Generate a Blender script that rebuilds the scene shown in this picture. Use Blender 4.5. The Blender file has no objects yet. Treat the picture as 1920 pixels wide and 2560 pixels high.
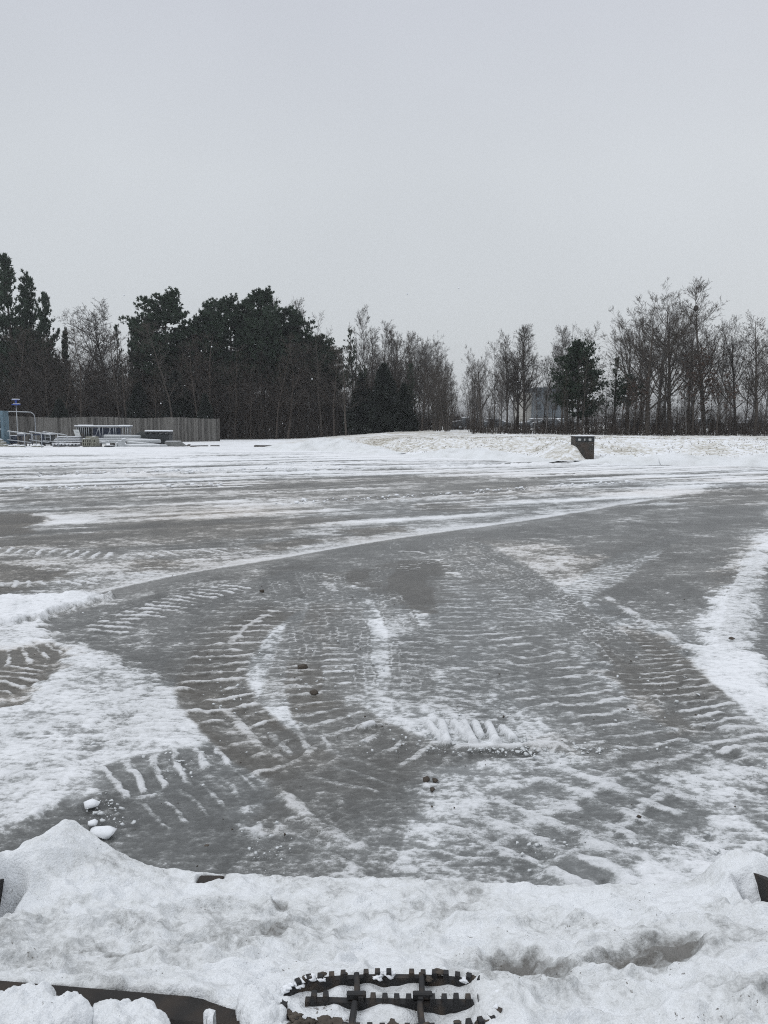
import bpy, math, random
import numpy as np

# ------------------------------------------------------------------ camera, sky, sun
SC = bpy.context.scene
COL = SC.collection
CAM_H, PITCH, F = 1.6, math.radians(6.54), 1884.0     # eye height of the driver, tilt, focal length in px of a 1920x2560 frame
cam_d = bpy.data.cameras.new('camera')
cam_d.sensor_fit = 'VERTICAL'; cam_d.sensor_height = 24; cam_d.lens = F / 2560 * 24
cam_d.clip_start = 0.05; cam_d.clip_end = 3000
cam = bpy.data.objects.new('camera', cam_d); COL.objects.link(cam)
cam.location = (0, 0, CAM_H); cam.rotation_euler = (math.pi / 2 - PITCH, 0, 0)
SC.camera = cam
SC.cycles.filter_width = 1.1; SC.cycles.use_denoising = False                        # keep the fine grain of snow and grit
SC.view_settings.view_transform = 'Standard'; SC.view_settings.look = 'None'
SC.view_settings.exposure = 0.12; SC.view_settings.gamma = 1.0

SUN_EL, SUN_AZ = math.radians(48), math.radians(-60)
world = bpy.data.worlds.new('World'); SC.world = world; world.use_nodes = True
nt = world.node_tree; nt.nodes.clear()
def N(tree, kind, **kw):
    n = tree.nodes.new(kind)
    for k, v in kw.items(): setattr(n, k, v)
    return n
w_out = N(nt, 'ShaderNodeOutputWorld'); w_bg = N(nt, 'ShaderNodeBackground')
w_sky = N(nt, 'ShaderNodeTexSky', sky_type='NISHITA'); w_sky.sun_disc = False
w_sky.sun_elevation = SUN_EL; w_sky.sun_rotation = -SUN_AZ; w_sky.dust_density = 4.0
w_geo = N(nt, 'ShaderNodeNewGeometry'); w_sep = N(nt, 'ShaderNodeSeparateXYZ')
w_tc = N(nt, 'ShaderNodeTexCoord')
w_ramp = N(nt, 'ShaderNodeValToRGB')                    # cloud deck: brighter towards the zenith
r = w_ramp.color_ramp
SKY_STOPS = [(0.0, (5.75, 6.0, 6.2)), (0.10, (5.95, 6.25, 6.5)), (0.30, (6.1, 6.4, 6.7)), (0.46, (5.65, 5.9, 6.4)), (0.75, (8.5, 8.9, 9.45)), (1.0, (10.0, 10.5, 11.15))]
while len(r.elements) < len(SKY_STOPS): r.elements.new(0.5)
for e, (p, c) in zip(r.elements, SKY_STOPS): e.position = p; e.color = (c[0], c[1], c[2], 1)
w_noise = N(nt, 'ShaderNodeTexNoise'); w_noise.inputs['Scale'].default_value = 2.4; w_noise.inputs['Detail'].default_value = 4
w_map = N(nt, 'ShaderNodeMapRange'); w_map.inputs['To Min'].default_value = 0.91; w_map.inputs['To Max'].default_value = 1.09
w_mul = N(nt, 'ShaderNodeVectorMath', operation='SCALE')
w_mix = N(nt, 'ShaderNodeMixRGB'); w_mix.inputs[0].default_value = 0.93
L = nt.links.new
L(w_tc.outputs['Generated'], w_sep.inputs[0]); L(w_sep.outputs['Z'], w_ramp.inputs[0])
L(w_tc.outputs['Generated'], w_noise.inputs['Vector']); L(w_noise.outputs['Fac'], w_map.inputs['Value'])
L(w_ramp.outputs['Color'], w_mul.inputs[0]); L(w_map.outputs['Result'], w_mul.inputs['Scale'])
L(w_sky.outputs['Color'], w_mix.inputs[1]); L(w_mul.outputs['Vector'], w_mix.inputs[2])
L(w_mix.outputs[0], w_bg.inputs['Color']); w_bg.inputs['Strength'].default_value = 0.1
L(w_bg.outputs[0], w_out.inputs[0])

sun_d = bpy.data.lights.new('sun', 'SUN'); sun_d.energy = 0.6; sun_d.angle = math.radians(28); sun_d.color = (1, 0.98, 0.96)
sun = bpy.data.objects.new('sun', sun_d); COL.objects.link(sun)
sun.rotation_euler = (math.pi / 2 - SUN_EL, 0, SUN_AZ); sun.location = (-20, 10, 40)

# ------------------------------------------------------------------ helpers
CP, SP = math.cos(PITCH), math.sin(PITCH)
def at(px, py, Y):
    """World point seen at (px, py) of the photograph at forward distance Y."""
    v = (py - 1280) / F
    t = Y / (CP - v * SP)
    return np.array([(px - 960) / F * t, Y, CAM_H - t * (v * CP + SP)])
def gp(px, py, z=0.0):
    """World point of a photograph pixel on level z."""
    v = (py - 1280) / F
    t = (CAM_H - z) / (v * CP + SP)
    return np.array([(px - 960) / F * t, t * (CP - v * SP)])

def hsh(a, b, s):
    h = (a.astype(np.int64) * 374761393 + b.astype(np.int64) * 668265263 + s * 974634777) & 0xffffffff
    h = ((h ^ (h >> 13)) * 1274126177) & 0xffffffff
    h = ((h ^ (h >> 16)) * 2246822519) & 0xffffffff
    return ((h ^ (h >> 15)) & 0xffffff) / float(0x1000000)
def vnoise(x, y, s=0):
    xi, yi = np.floor(x), np.floor(y); fx, fy = x - xi, y - yi
    fx = fx * fx * (3 - 2 * fx); fy = fy * fy * (3 - 2 * fy)
    a, b = hsh(xi, yi, s), hsh(xi + 1, yi, s); c, d = hsh(xi, yi + 1, s), hsh(xi + 1, yi + 1, s)
    return (a + (b - a) * fx) * (1 - fy) + (c + (d - c) * fx) * fy
def fbm(x, y, o=4, s=0, g=0.5):
    t = np.zeros_like(x); a = 1.0; n = 0.0
    for k in range(o):
        ca, sa = math.cos(0.6 * k), math.sin(0.6 * k)
        t += a * vnoise((x * ca - y * sa) * 2 ** k + 17.3 * k, (x * sa + y * ca) * 2 ** k - 9.1 * k, s + k); n += a; a *= g
    return t / n
def sst(a, b, x):
    t = np.clip((x - a) / (b - a), 0, 1); return t * t * (3 - 2 * t)

def tag(o, label=None, cat=None, group=None, kind=None):
    if label: o['label'] = label
    if cat: o['category'] = cat
    if group: o['group'] = group
    if kind: o['kind'] = kind
    return o
def link(name, me, parent=None, loc=None):
    o = bpy.data.objects.new(name, me); COL.objects.link(o)
    if parent: o.parent = parent
    if loc is not None: o.location = loc
    return o
def empty(name, loc=(0, 0, 0), rz=0.0):
    o = bpy.data.objects.new(name, None); COL.objects.link(o)
    o.location = loc; o.rotation_euler = (0, 0, rz); o.empty_display_size = 0.2
    return o
def np_mesh(name, V, faces, mat, smooth=False):
    """V (n,3), faces (m,k) array of equal sized polygons."""
    me = bpy.data.meshes.new(name)
    V = np.ascontiguousarray(V, dtype=np.float32); faces = np.ascontiguousarray(faces, dtype=np.int32)
    m, k = faces.shape
    me.vertices.add(len(V)); me.vertices.foreach_set('co', V.ravel())
    me.loops.add(m * k); me.loops.foreach_set('vertex_index', faces.ravel())
    me.polygons.add(m); me.polygons.foreach_set('loop_start', np.arange(0, m * k, k, dtype=np.int32))
    try: me.polygons.foreach_set('loop_total', np.full(m, k, dtype=np.int32))
    except Exception: pass
    me.update(calc_edges=True); me.validate()
    if smooth: me.polygons.foreach_set('use_smooth', np.ones(len(me.polygons), dtype=bool))
    me.materials.append(mat)
    return me
def attr(me, name, arr):
    a = me.attributes.new(name, 'FLOAT', 'POINT'); a.data.foreach_set('value', np.ascontiguousarray(arr, dtype=np.float32))
def grid_faces(ny, nx):
    i = np.arange((ny - 1) * nx).reshape(ny - 1, nx)[:, :-1].ravel()
    return np.stack([i, i + 1, i + nx + 1, i + nx], 1)

class MB:
    """Collects boxes, bars and tubes, then links them as one mesh object."""
    def __init__(s): s.v = []; s.f = []
    def add(s, vs, fs):
        b = len(s.v); s.v += [tuple(map(float, p)) for p in vs]; s.f += [tuple(b + i for i in f) for f in fs]; return s
    def box(s, c, d, rz=0.0, bev=0.0, rot=None, taper=1.0):
        cx, cy, cz = c; hx, hy, hz = d[0] / 2, d[1] / 2, d[2] / 2
        b = min(bev, hx * .9, hy * .9, hz * .9)
        pts = []; 
        if b <= 0:
            lv = [(-hz, 0), (hz, 0)]; ring = lambda e, q: [(-hx * q, -hy * q), (hx * q, -hy * q), (hx * q, hy * q), (-hx * q, hy * q)]
        else:
            lv = [(-hz, b), (-hz + b, 0), (hz - b, 0), (hz, b)]
            def ring(e, q):
                X, Y = (hx - e) * q, (hy - e) * q; k = b * .6
                return [(-X + k, -Y), (X - k, -Y), (X, -Y + k), (X, Y - k), (X - k, Y), (-X + k, Y), (-X, Y - k), (-X, -Y + k)]
        n = 4 if b <= 0 else 8
        for z, e in lv:
            q = 1.0 if z < 0 else taper
            for x, y in ring(e, q): pts.append((x, y, z))
        fs = [tuple(range(n - 1, -1, -1)), tuple((len(lv) - 1) * n + i for i in range(n))]
        for a in range(len(lv) - 1):
            for i in range(n): fs.append((a * n + i, a * n + (i + 1) % n, (a + 1) * n + (i + 1) % n, (a + 1) * n + i))
        P = np.array(pts)
        if rot is not None: P = P @ np.array(rot).T
        ca, sa = math.cos(rz), math.sin(rz)
        P = np.stack([P[:, 0] * ca - P[:, 1] * sa + cx, P[:, 0] * sa + P[:, 1] * ca + cy, P[:, 2] + cz], 1)
        return s.add(P, fs)
    def tube(s, pts, r, n=8, cap=True, squash=1.0):
        P = [np.array(p, float) for p in pts]; m = len(P)
        rr = r if hasattr(r, '__len__') else [r] * m
        b = len(s.v); up = np.array([0, 0, 1.0])
        for i in range(m):
            d = P[min(i + 1, m - 1)] - P[max(i - 1, 0)]; d /= max(np.linalg.norm(d), 1e-9)
            u = np.cross(d, up if abs(d[2]) < .95 else np.array([1.0, 0, 0])); u /= np.linalg.norm(u); w = np.cross(u, d)
            for k in range(n):
                a = 2 * math.pi * k / n
                s.v.append(tuple(P[i] + rr[i] * (math.cos(a) * u + squash * math.sin(a) * w)))
        for i in range(m - 1):
            for k in range(n):
                s.f.append((b + i * n + k, b + i * n + (k + 1) % n, b + (i + 1) * n + (k + 1) % n, b + (i + 1) * n + k))
        if cap:
            s.f.append(tuple(b + k for k in range(n - 1, -1, -1))); s.f.append(tuple(b + (m - 1) * n + k for k in range(n)))
        return s
    def build(s, name, mat, parent=None, smooth=False, loc=None):
        me = bpy.data.meshes.new(name); me.from_pydata(s.v, [], s.f); me.update()
        if smooth:
            for p in me.polygons: p.use_smooth = True
        me.materials.append(mat)
        return link(name, me, parent, loc)

def icoball(rng, sub=2, jitter=0.25, squash=(1, 1, 1)):
    import bmesh
    bm = bmesh.new(); bmesh.ops.create_icosphere(bm, subdivisions=sub, radius=1.0)
    V = np.array([v.co[:] for v in bm.verts]); Fc = np.array([[v.index for v in f.verts] for f in bm.faces]); bm.free()
    s = rng.random() * 50
    n = fbm(V[:, 0] * 1.7 + s + V[:, 2], V[:, 1] * 1.7 + V[:, 2] * 1.3 - s, 3, 5)
    V = V * (1 + jitter * (n[:, None] - .5) * 2) * np.array(squash)
    return V, Fc

def shard(rr, n_=11):
    import bmesh
    bm = bmesh.new(); fl = rr.uniform(.25, .8)
    for k in range(n_):
        v = np.array([rr.gauss(0, 1), rr.gauss(0, 1), rr.gauss(0, 1)]); v = v / np.linalg.norm(v) * rr.uniform(.7, 1.1); bm.verts.new((v[0], v[1] * rr.uniform(.6, .9), v[2] * fl))
    bmesh.ops.convex_hull(bm, input=bm.verts[:]); bmesh.ops.triangulate(bm, faces=bm.faces[:])
    for v in [v for v in bm.verts if not v.link_faces]: bm.verts.remove(v)
    bm.verts.index_update(); V = np.array([v.co[:] for v in bm.verts]); Fc = np.array([[v.index for v in f.verts] for f in bm.faces]); bm.free(); return V, Fc

# ------------------------------------------------------------------ materials
def new_mat(name):
    m = bpy.data.materials.new(name); m.use_nodes = True; t = m.node_tree
    return m, t, t.nodes['Principled BSDF']
def simple(name, col, rough=0.7, metal=0.0, var=0.25, scale=6.0, bump=0.0, bscale=40.0, col2=None, stretch=None, spec=None):
    m, t, p = new_mat(name); l = t.links.new
    tc = N(t, 'ShaderNodeTexCoord'); no = N(t, 'ShaderNodeTexNoise'); no.inputs['Scale'].default_value = scale; no.inputs['Detail'].default_value = 6
    src = tc.outputs['Object']
    if stretch:
        mp = N(t, 'ShaderNodeMapping'); mp.inputs['Scale'].default_value = stretch; l(src, mp.inputs[0]); src = mp.outputs[0]
    l(src, no.inputs['Vector'])
    rp = N(t, 'ShaderNodeValToRGB'); rp.color_ramp.elements[0].position = 0.3; rp.color_ramp.elements[1].position = 0.7
    a = tuple(c * (1 - var) for c in col); b = col2 or tuple(min(1, c * (1 + var)) for c in col)
    rp.color_ramp.elements[0].color = (*a, 1); rp.color_ramp.elements[1].color = (*b, 1)
    l(no.outputs['Fac'], rp.inputs[0]); l(rp.outputs[0], p.inputs['Base Color'])
    p.inputs['Roughness'].default_value = rough; p.inputs['Metallic'].default_value = metal
    if spec is not None: p.inputs['Specular IOR Level'].default_value = spec
    if bump:
        n2 = N(t, 'ShaderNodeTexNoise'); n2.inputs['Scale'].default_value = bscale; n2.inputs['Detail'].default_value = 5; l(src, n2.inputs['Vector'])
        bp = N(t, 'ShaderNodeBump'); bp.inputs['Strength'].default_value = bump; bp.inputs['Distance'].default_value = 0.02
        l(n2.outputs['Fac'], bp.inputs['Height']); l(bp.outputs[0], p.inputs['Normal'])
    return m

M_snow = simple('fresh_snow', (0.82, 0.84, 0.87), 0.85, var=0.03, scale=3, bump=0.35, bscale=25, spec=0.2)
M_galv = simple('galvanised_steel', (0.36, 0.38, 0.40), 0.45, metal=0.6, var=0.2, scale=4)
M_bluegrey = simple('blue_grey_paint', (0.10, 0.16, 0.20), 0.5, var=0.2, scale=3)
M_blue = simple('blue_paint', (0.02, 0.06, 0.30), 0.45, var=0.15)
M_navy = simple('navy_paint', (0.02, 0.03, 0.06), 0.5, var=0.2)
M_black = simple('black_plastic', (0.018, 0.022, 0.025), 0.5, var=0.3)
M_dgreen = simple('dark_net', (0.03, 0.035, 0.035), 0.8, var=0.4, scale=10)
M_pvc = simple('grey_pipe', (0.42, 0.44, 0.45), 0.5, var=0.1, scale=3)
M_greypanel = simple('pale_panel', (0.55, 0.57, 0.57), 0.5, var=0.08)
M_block = simple('concrete_block', (0.24, 0.24, 0.20), 0.9, var=0.25, scale=8)
M_timber = simple('weathered_timber', (0.11, 0.10, 0.09), 0.85, var=0.35, scale=10)
M_bark = simple('bark', (0.075, 0.064, 0.055), 0.95, var=0.35, scale=6)
M_bark_pale = simple('pale_bark', (0.11, 0.10, 0.095), 0.95, var=0.3, scale=6)
M_bark_dark = simple('dark_bark', (0.045, 0.038, 0.033), 0.95, var=0.35, scale=6)
M_bark_grey = simple('grey_bark', (0.17, 0.165, 0.16), 0.95, var=0.25, scale=6)
M_brush = simple('brush_twigs', (0.058, 0.046, 0.038), 0.95, var=0.4, scale=0.6)
M_needle = simple('pine_needles', (0.036, 0.058, 0.036), 0.85, var=0.4, scale=0.9)
M_needle2 = simple('young_pine_needles', (0.034, 0.052, 0.030), 0.85, var=0.35, scale=0.9)
M_cedar = simple('cedar_foliage', (0.022, 0.030, 0.022), 0.9, var=0.45, scale=1.1)
M_leaf = simple('dead_oak_leaves', (0.085, 0.052, 0.038), 0.9, var=0.35, scale=2)
M_paintblack = simple('worn_black_paint', (0.012, 0.013, 0.016), 0.45, var=0.5, scale=9)
M_glass_dark = simple('dark_window_glass', (0.02, 0.025, 0.03), 0.15, var=0.1)
M_carpaint = simple('grey_car_paint', (0.10, 0.11, 0.12), 0.35, var=0.08)
M_rubber = simple('tyre_rubber', (0.02, 0.02, 0.02), 0.85, var=0.2)
M_wallblue = simple('blue_grey_cladding', (0.105, 0.128, 0.15), 0.6, var=0.15, scale=0.5)
M_wallbeige = simple('beige_cladding', (0.42, 0.41, 0.38), 0.8, var=0.08, scale=0.5)
M_mud = simple('brown_grey_clod', (0.075, 0.062, 0.050), 0.9, var=0.35, scale=12, bump=0.4, bscale=60)
M_dry = simple('dry_grass', (0.13, 0.112, 0.082), 0.9, var=0.3, scale=3)
M_ice = simple('broken_ice', (0.62, 0.64, 0.65), 0.5, var=0.15, scale=20)
M_white = simple('white_sticker', (0.8, 0.8, 0.78), 0.6, var=0.03)

def rust_mat(name, base, rust, thr=0.5, rough=0.7, scale=9.0):
    m, t, p = new_mat(name); l = t.links.new
    tc = N(t, 'ShaderNodeTexCoord'); no = N(t, 'ShaderNodeTexNoise'); no.inputs['Scale'].default_value = scale; no.inputs['Detail'].default_value = 8
    l(tc.outputs['Object'], no.inputs['Vector'])
    rp = N(t, 'ShaderNodeValToRGB'); e = rp.color_ramp.elements
    e[0].position = thr - .12; e[0].color = (*base, 1); e[1].position = thr + .12; e[1].color = (*rust, 1)
    l(no.outputs['Fac'], rp.inputs[0]); l(rp.outputs[0], p.inputs['Base Color']); p.inputs['Roughness'].default_value = rough
    bp = N(t, 'ShaderNodeBump'); bp.inputs['Strength'].default_value = 0.4; bp.inputs['Distance'].default_value = 0.004
    l(no.outputs['Fac'], bp.inputs['Height']); l(bp.outputs[0], p.inputs['Normal'])
    return m
M_box = rust_mat('rusty_dark_steel', (0.038, 0.037, 0.033), (0.062, 0.046, 0.036), 0.52, 0.7, 3.0)
M_step = rust_mat('muddy_step_steel', (0.014, 0.014, 0.015), (0.060, 0.043, 0.030), 0.60, 0.65, 38.0)
M_lip = rust_mat('worn_bucket_steel', (0.020, 0.018, 0.017), (0.045, 0.034, 0.026), 0.55, 0.85, 14.0)

def ground_mat():
    """Asphalt under ice, slush and snow; how much lies where comes from the mesh."""
    m, t, p = new_mat('icy_asphalt'); l = t.links.new
    sn = N(t, 'ShaderNodeAttribute', attribute_name='snow'); di = N(t, 'ShaderNodeAttribute', attribute_name='dirt')
    tc = N(t, 'ShaderNodeTexCoord')
    mp = N(t, 'ShaderNodeMapping'); mp.inputs['Scale'].default_value = (0.6, 1.25, 1); l(tc.outputs['Object'], mp.inputs[0])
    n1 = N(t, 'ShaderNodeTexNoise'); n1.inputs['Scale'].default_value = 30; n1.inputs['Detail'].default_value = 9; n1.inputs['Roughness'].default_value = 0.72
    l(mp.outputs[0], n1.inputs['Vector'])
    n2 = N(t, 'ShaderNodeTexNoise'); n2.inputs['Scale'].default_value = 160; n2.inputs['Detail'].default_value = 4; l(tc.outputs['Object'], n2.inputs['Vector'])
    def math_(op, a, b=None, c=None):
        n = N(t, 'ShaderNodeMath', operation=op)
        for i, v in enumerate((a, b, c)):
            if v is None: continue
            if isinstance(v, (int, float)): n.inputs[i].default_value = v
            else: l(v, n.inputs[i])
        return n.outputs[0]
    j = math_('MULTIPLY_ADD', n1.outputs['Fac'], 1.5, -0.75)
    s = math_('ADD', sn.outputs['Fac'], j)
    s = math_('MULTIPLY_ADD', math_('ADD', n2.outputs['Fac'], -0.5), 0.55, s)
    rp = N(t, 'ShaderNodeValToRGB'); R = rp.color_ramp
    stops = [(0.0, (0.072, 0.075, 0.074)), (0.26, (0.125, 0.130, 0.129)), (0.43, (0.215, 0.223, 0.222)), (0.56, (0.40, 0.412, 0.416)), (0.70, (0.65, 0.665, 0.68)), (1.0, (0.83, 0.845, 0.87))]
    while len(R.elements) < len(stops): R.elements.new(0.5)
    for e, (q, c) in zip(R.elements, stops): e.position = q; e.color = (*c, 1)
    l(s, rp.inputs[0])
    fi = N(t, 'ShaderNodeAttribute', attribute_name='film'); r2 = N(t, 'ShaderNodeValToRGB')
    while len(r2.color_ramp.elements) < 4: r2.color_ramp.elements.new(0.5)
    for e, (q, c) in zip(r2.color_ramp.elements, [(0.0, (.075, .078, .077)), (.35, (.20, .208, .208)), (.65, (.44, .455, .46)), (1.0, (.80, .815, .84))]): e.position = q; e.color = (*c, 1)
    l(math_('MULTIPLY_ADD', n1.outputs['Fac'], 0.3, math_('ADD', fi.outputs['Fac'], -0.15)), r2.inputs[0])
    fm = N(t, 'ShaderNodeMixRGB'); fm.inputs[0].default_value = 0.27; l(rp.outputs[0], fm.inputs[1]); l(r2.outputs[0], fm.inputs[2])
    mx = N(t, 'ShaderNodeMixRGB', blend_type='MULTIPLY'); mx.inputs[2].default_value = (0.73, 0.60, 0.47, 1)
    l(math_('MULTIPLY', di.outputs['Fac'], math_('SUBTRACT', 1.0, math_('MULTIPLY', s, 0.75))), mx.inputs[0]); l(fm.outputs[0], mx.inputs[1])
    l(mx.outputs[0], p.inputs['Base Color'])
    rr = N(t, 'ShaderNodeMapRange'); rr.inputs['From Min'].default_value = 0.1; rr.inputs['From Max'].default_value = 0.7
    rr.inputs['To Min'].default_value = 0.33; rr.inputs['To Max'].default_value = 0.8; l(s, rr.inputs['Value']); l(rr.outputs[0], p.inputs['Roughness'])
    p.inputs['Specular IOR Level'].default_value = 0.45
    bp = N(t, 'ShaderNodeBump'); bp.inputs['Strength'].default_value = 0.4; bp.inputs['Distance'].default_value = 0.008
    l(math_('MULTIPLY_ADD', n2.outputs['Fac'], 0.15, s), bp.inputs['Height']); l(bp.outputs[0], p.inputs['Normal'])
    return m
M_ground = ground_mat()

def dirty_snow(name, grass=False):
    m, t, p = new_mat(name); l = t.links.new
    at_ = N(t, 'ShaderNodeAttribute', attribute_name='dirt'); tc = N(t, 'ShaderNodeTexCoord')
    n1 = N(t, 'ShaderNodeTexNoise'); n1.inputs['Scale'].default_value = 4.2 if grass else 55; n1.inputs['Detail'].default_value = 8; n1.inputs['Roughness'].default_value = .72
    l(tc.outputs['Object'], n1.inputs['Vector'])
    ad = N(t, 'ShaderNodeMath', operation='ADD'); l(at_.outputs['Fac'], ad.inputs[0]); l(n1.outputs['Fac'], ad.inputs[1])
    rp = N(t, 'ShaderNodeValToRGB'); R = rp.color_ramp
    stops = ([(0.62, (0.82, 0.84, 0.87)), (0.74, (0.62, 0.61, 0.57)), (0.92, (0.27, 0.24, 0.18))] if grass else
             [(0.40, (0.79, 0.81, 0.83)), (0.62, (0.70, 0.715, 0.72)), (0.84, (0.41, 0.418, 0.415)), (1.05, (0.20, 0.195, 0.185))])
    while len(R.elements) < len(stops): R.elements.new(0.9)
    for e, (q, c) in zip(R.elements, stops): e.position = min(1.0, q / 1.2); e.color = (*c, 1)
    dv = N(t, 'ShaderNodeMath', operation='DIVIDE'); dv.inputs[1].default_value = 1.2; l(ad.outputs[0], dv.inputs[0])
    l(dv.outputs[0], rp.inputs[0])
    if grass: l(rp.outputs[0], p.inputs['Base Color'])
    else:
        n3 = N(t, 'ShaderNodeTexNoise'); n3.inputs['Scale'].default_value = 150; n3.inputs['Detail'].default_value = 3; l(tc.outputs['Object'], n3.inputs['Vector'])
        n4 = N(t, 'ShaderNodeTexNoise'); n4.inputs['Scale'].default_value = 9; n4.inputs['Detail'].default_value = 3; l(tc.outputs['Object'], n4.inputs['Vector'])
        sm = N(t, 'ShaderNodeMath', operation='MULTIPLY_ADD'); sm.inputs[1].default_value = .55; l(n4.outputs['Fac'], sm.inputs[0]); l(n3.outputs['Fac'], sm.inputs[2])
        sr = N(t, 'ShaderNodeMapRange'); sr.inputs['From Min'].default_value = .99; sr.inputs['From Max'].default_value = 1.05; sr.inputs['To Max'].default_value = .8; l(sm.outputs[0], sr.inputs['Value'])
        mx = N(t, 'ShaderNodeMixRGB'); mx.inputs[2].default_value = (.11, .095, .08, 1); l(sr.outputs[0], mx.inputs[0]); l(rp.outputs[0], mx.inputs[1])
        n5 = N(t, 'ShaderNodeTexNoise'); n5.inputs['Scale'].default_value = 420; n5.inputs['Detail'].default_value = 2; l(tc.outputs['Object'], n5.inputs['Vector'])
        gm = N(t, 'ShaderNodeMapRange'); gm.inputs['From Min'].default_value = .3; gm.inputs['From Max'].default_value = .7; gm.inputs['To Min'].default_value = .91; gm.inputs['To Max'].default_value = 1.05; l(n5.outputs['Fac'], gm.inputs['Value'])
        gv = N(t, 'ShaderNodeVectorMath', operation='SCALE'); l(mx.outputs[0], gv.inputs[0]); l(gm.outputs[0], gv.inputs['Scale']); l(gv.outputs[0], p.inputs['Base Color'])
    p.inputs['Roughness'].default_value = .8; p.inputs['Specular IOR Level'].default_value = .25
    n2 = N(t, 'ShaderNodeTexNoise'); n2.inputs['Scale'].default_value = 9 if grass else 170; n2.inputs['Detail'].default_value = 5; l(tc.outputs['Object'], n2.inputs['Vector'])
    bp = N(t, 'ShaderNodeBump'); bp.inputs['Strength'].default_value = .5; bp.inputs['Distance'].default_value = .06 if grass else .010
    l(n2.outputs['Fac'], bp.inputs['Height']); l(bp.outputs[0], p.inputs['Normal'])
    return m
M_load = dirty_snow('bucket_snow'); M_field = dirty_snow('snowy_grass', True)

def fence_mat():
    m, t, p = new_mat('weathered_pickets'); l = t.links.new
    a = N(t, 'ShaderNodeAttribute', attribute_name='shade'); tc = N(t, 'ShaderNodeTexCoord')
    mp = N(t, 'ShaderNodeMapping'); mp.inputs['Scale'].default_value = (9, 9, 0.8); l(tc.outputs['Object'], mp.inputs[0])
    n = N(t, 'ShaderNodeTexNoise'); n.inputs['Scale'].default_value = 1.5; n.inputs['Detail'].default_value = 6; l(mp.outputs[0], n.inputs['Vector'])
    md = N(t, 'ShaderNodeMath', operation='MULTIPLY_ADD'); md.inputs[1].default_value = .6; l(a.outputs['Fac'], md.inputs[0]); l(n.outputs['Fac'], md.inputs[2])
    rp = N(t, 'ShaderNodeValToRGB'); e = rp.color_ramp.elements
    e[0].position = .35; e[0].color = (.034, .031, .028, 1); e[1].position = 1.0; e[1].color = (.165, .158, .146, 1)
    l(md.outputs[0], rp.inputs[0]); l(rp.outputs[0], p.inputs['Base Color']); p.inputs['Roughness'].default_value = .9
    return m
M_fence = fence_mat()

# ------------------------------------------------------------------ ground: the plowed lot
def lot_rows():
    ys = list(np.arange(-4.0, 2.0, 0.25)); y = 2.0
    while y < 66: ys.append(y); y += min(max(y * y / 1206 * 0.6, 0.0026), 0.14)
    return np.array(ys)
LY = lot_rows(); LNX = 1000
LA = np.linspace(-1, 1, LNX)
half = np.maximum(LY, 1.0) * 0.66 + 1.2
X = (half[:, None] * LA[None, :]).ravel(); Y = np.repeat(LY, LNX)
kw = np.sqrt(np.maximum(Y, .5) / 4)                                                        # ragged borders
wx = X + kw * (.20 * (fbm(X * 1.3, Y * 1.3, 3, 11) - .5) + .12 * (fbm(X * 6, Y * 6, 3, 13) - .5) + .05 * (fbm(X * 24, Y * 24, 2, 15) - .5))
wy = Y + kw * (.20 * (fbm(X * 1.3, Y * 1.3, 3, 12) - .5) + .12 * (fbm(X * 6, Y * 6, 3, 14) - .5) + .05 * (fbm(X * 24, Y * 24, 2, 16) - .5))
def rotc(deg, sx, sy):
    c, s = math.cos(math.radians(deg)), math.sin(math.radians(deg))
    return (X * c + Y * s) * sx, (-X * s + Y * c) * sy
nL = fbm(X * .45, Y * .45, 4, 1); nM = fbm(X * 1.9, Y * 1.9, 4, 2); nS = fbm(X * 7, Y * 11, 4, 3)
a, b = rotc(23, .17, 2.4); st1 = fbm(a, b, 4, 22, .6)
a, b = rotc(30, .22, 2.2); st2 = fbm(a, b, 4, 23)
a, b = rotc(2, 5, 34); chat = fbm(a, b, 3, 25)                                             # scraper chatter marks
S = np.interp(Y, [0, 4, 7, 10, 14, 18, 24, 30, 38, 44, 50, 80], [.50, .49, .47, .46, .50, .56, .66, .74, .80, .90, .98, 1.0])
amp = np.interp(Y, [0, 6, 10, 16, 22, 40, 46, 52], [.35, .45, .7, .85, 1.25, 1.3, .7, .15])
S += (st1 - .5) * amp * 1.25 + (st2 - .5) * amp * 1.05 + (nL - .5) * .5
S += .07 * sst(6.5, 3.5, Y) * sst(-.4, .8, X)
D = np.clip((fbm(X * .3 + 4, Y * .5, 3, 31) - .35) * 1.6, 0, 1) * np.interp(Y, [4, 7, 9, 14, 22, 35], [.3, .55, 1.1, 1.0, .8, .3]) + .35 * sst(7, 9, Y) * sst(18, 12, Y) * sst(3, -3, X)
Z = np.zeros_like(X)
def poly_mask(pts, soft):
    P = np.array([gp(*p) for p in pts]); lo = P.min(0) - soft * 3; hi = P.max(0) + soft * 3
    idx = np.where((wx > lo[0]) & (wx < hi[0]) & (wy > lo[1]) & (wy < hi[1]))[0]
    if not len(idx): return idx, None
    x, y = wx[idx], wy[idx]; d = np.full(len(idx), 1e9); ins = np.zeros(len(idx), bool)
    for i in range(len(P)):
        ax, ay = P[i]; bx, by = P[(i + 1) % len(P)]; ex, ey = bx - ax, by - ay
        t = np.clip(((x - ax) * ex + (y - ay) * ey) / (ex * ex + ey * ey + 1e-9), 0, 1)
        d = np.minimum(d, (x - ax - t * ex) ** 2 + (y - ay - t * ey) ** 2)
        c = (ay > y) != (by > y)
        ins ^= c & (x < ex * (y - ay) / (by - ay + 1e-12) + ax)
    d = np.sqrt(d) * np.where(ins, 1, -1)
    return idx, sst(-soft, soft, d)
tear = fbm(X * 9, Y * 12, 5, 9)
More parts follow.
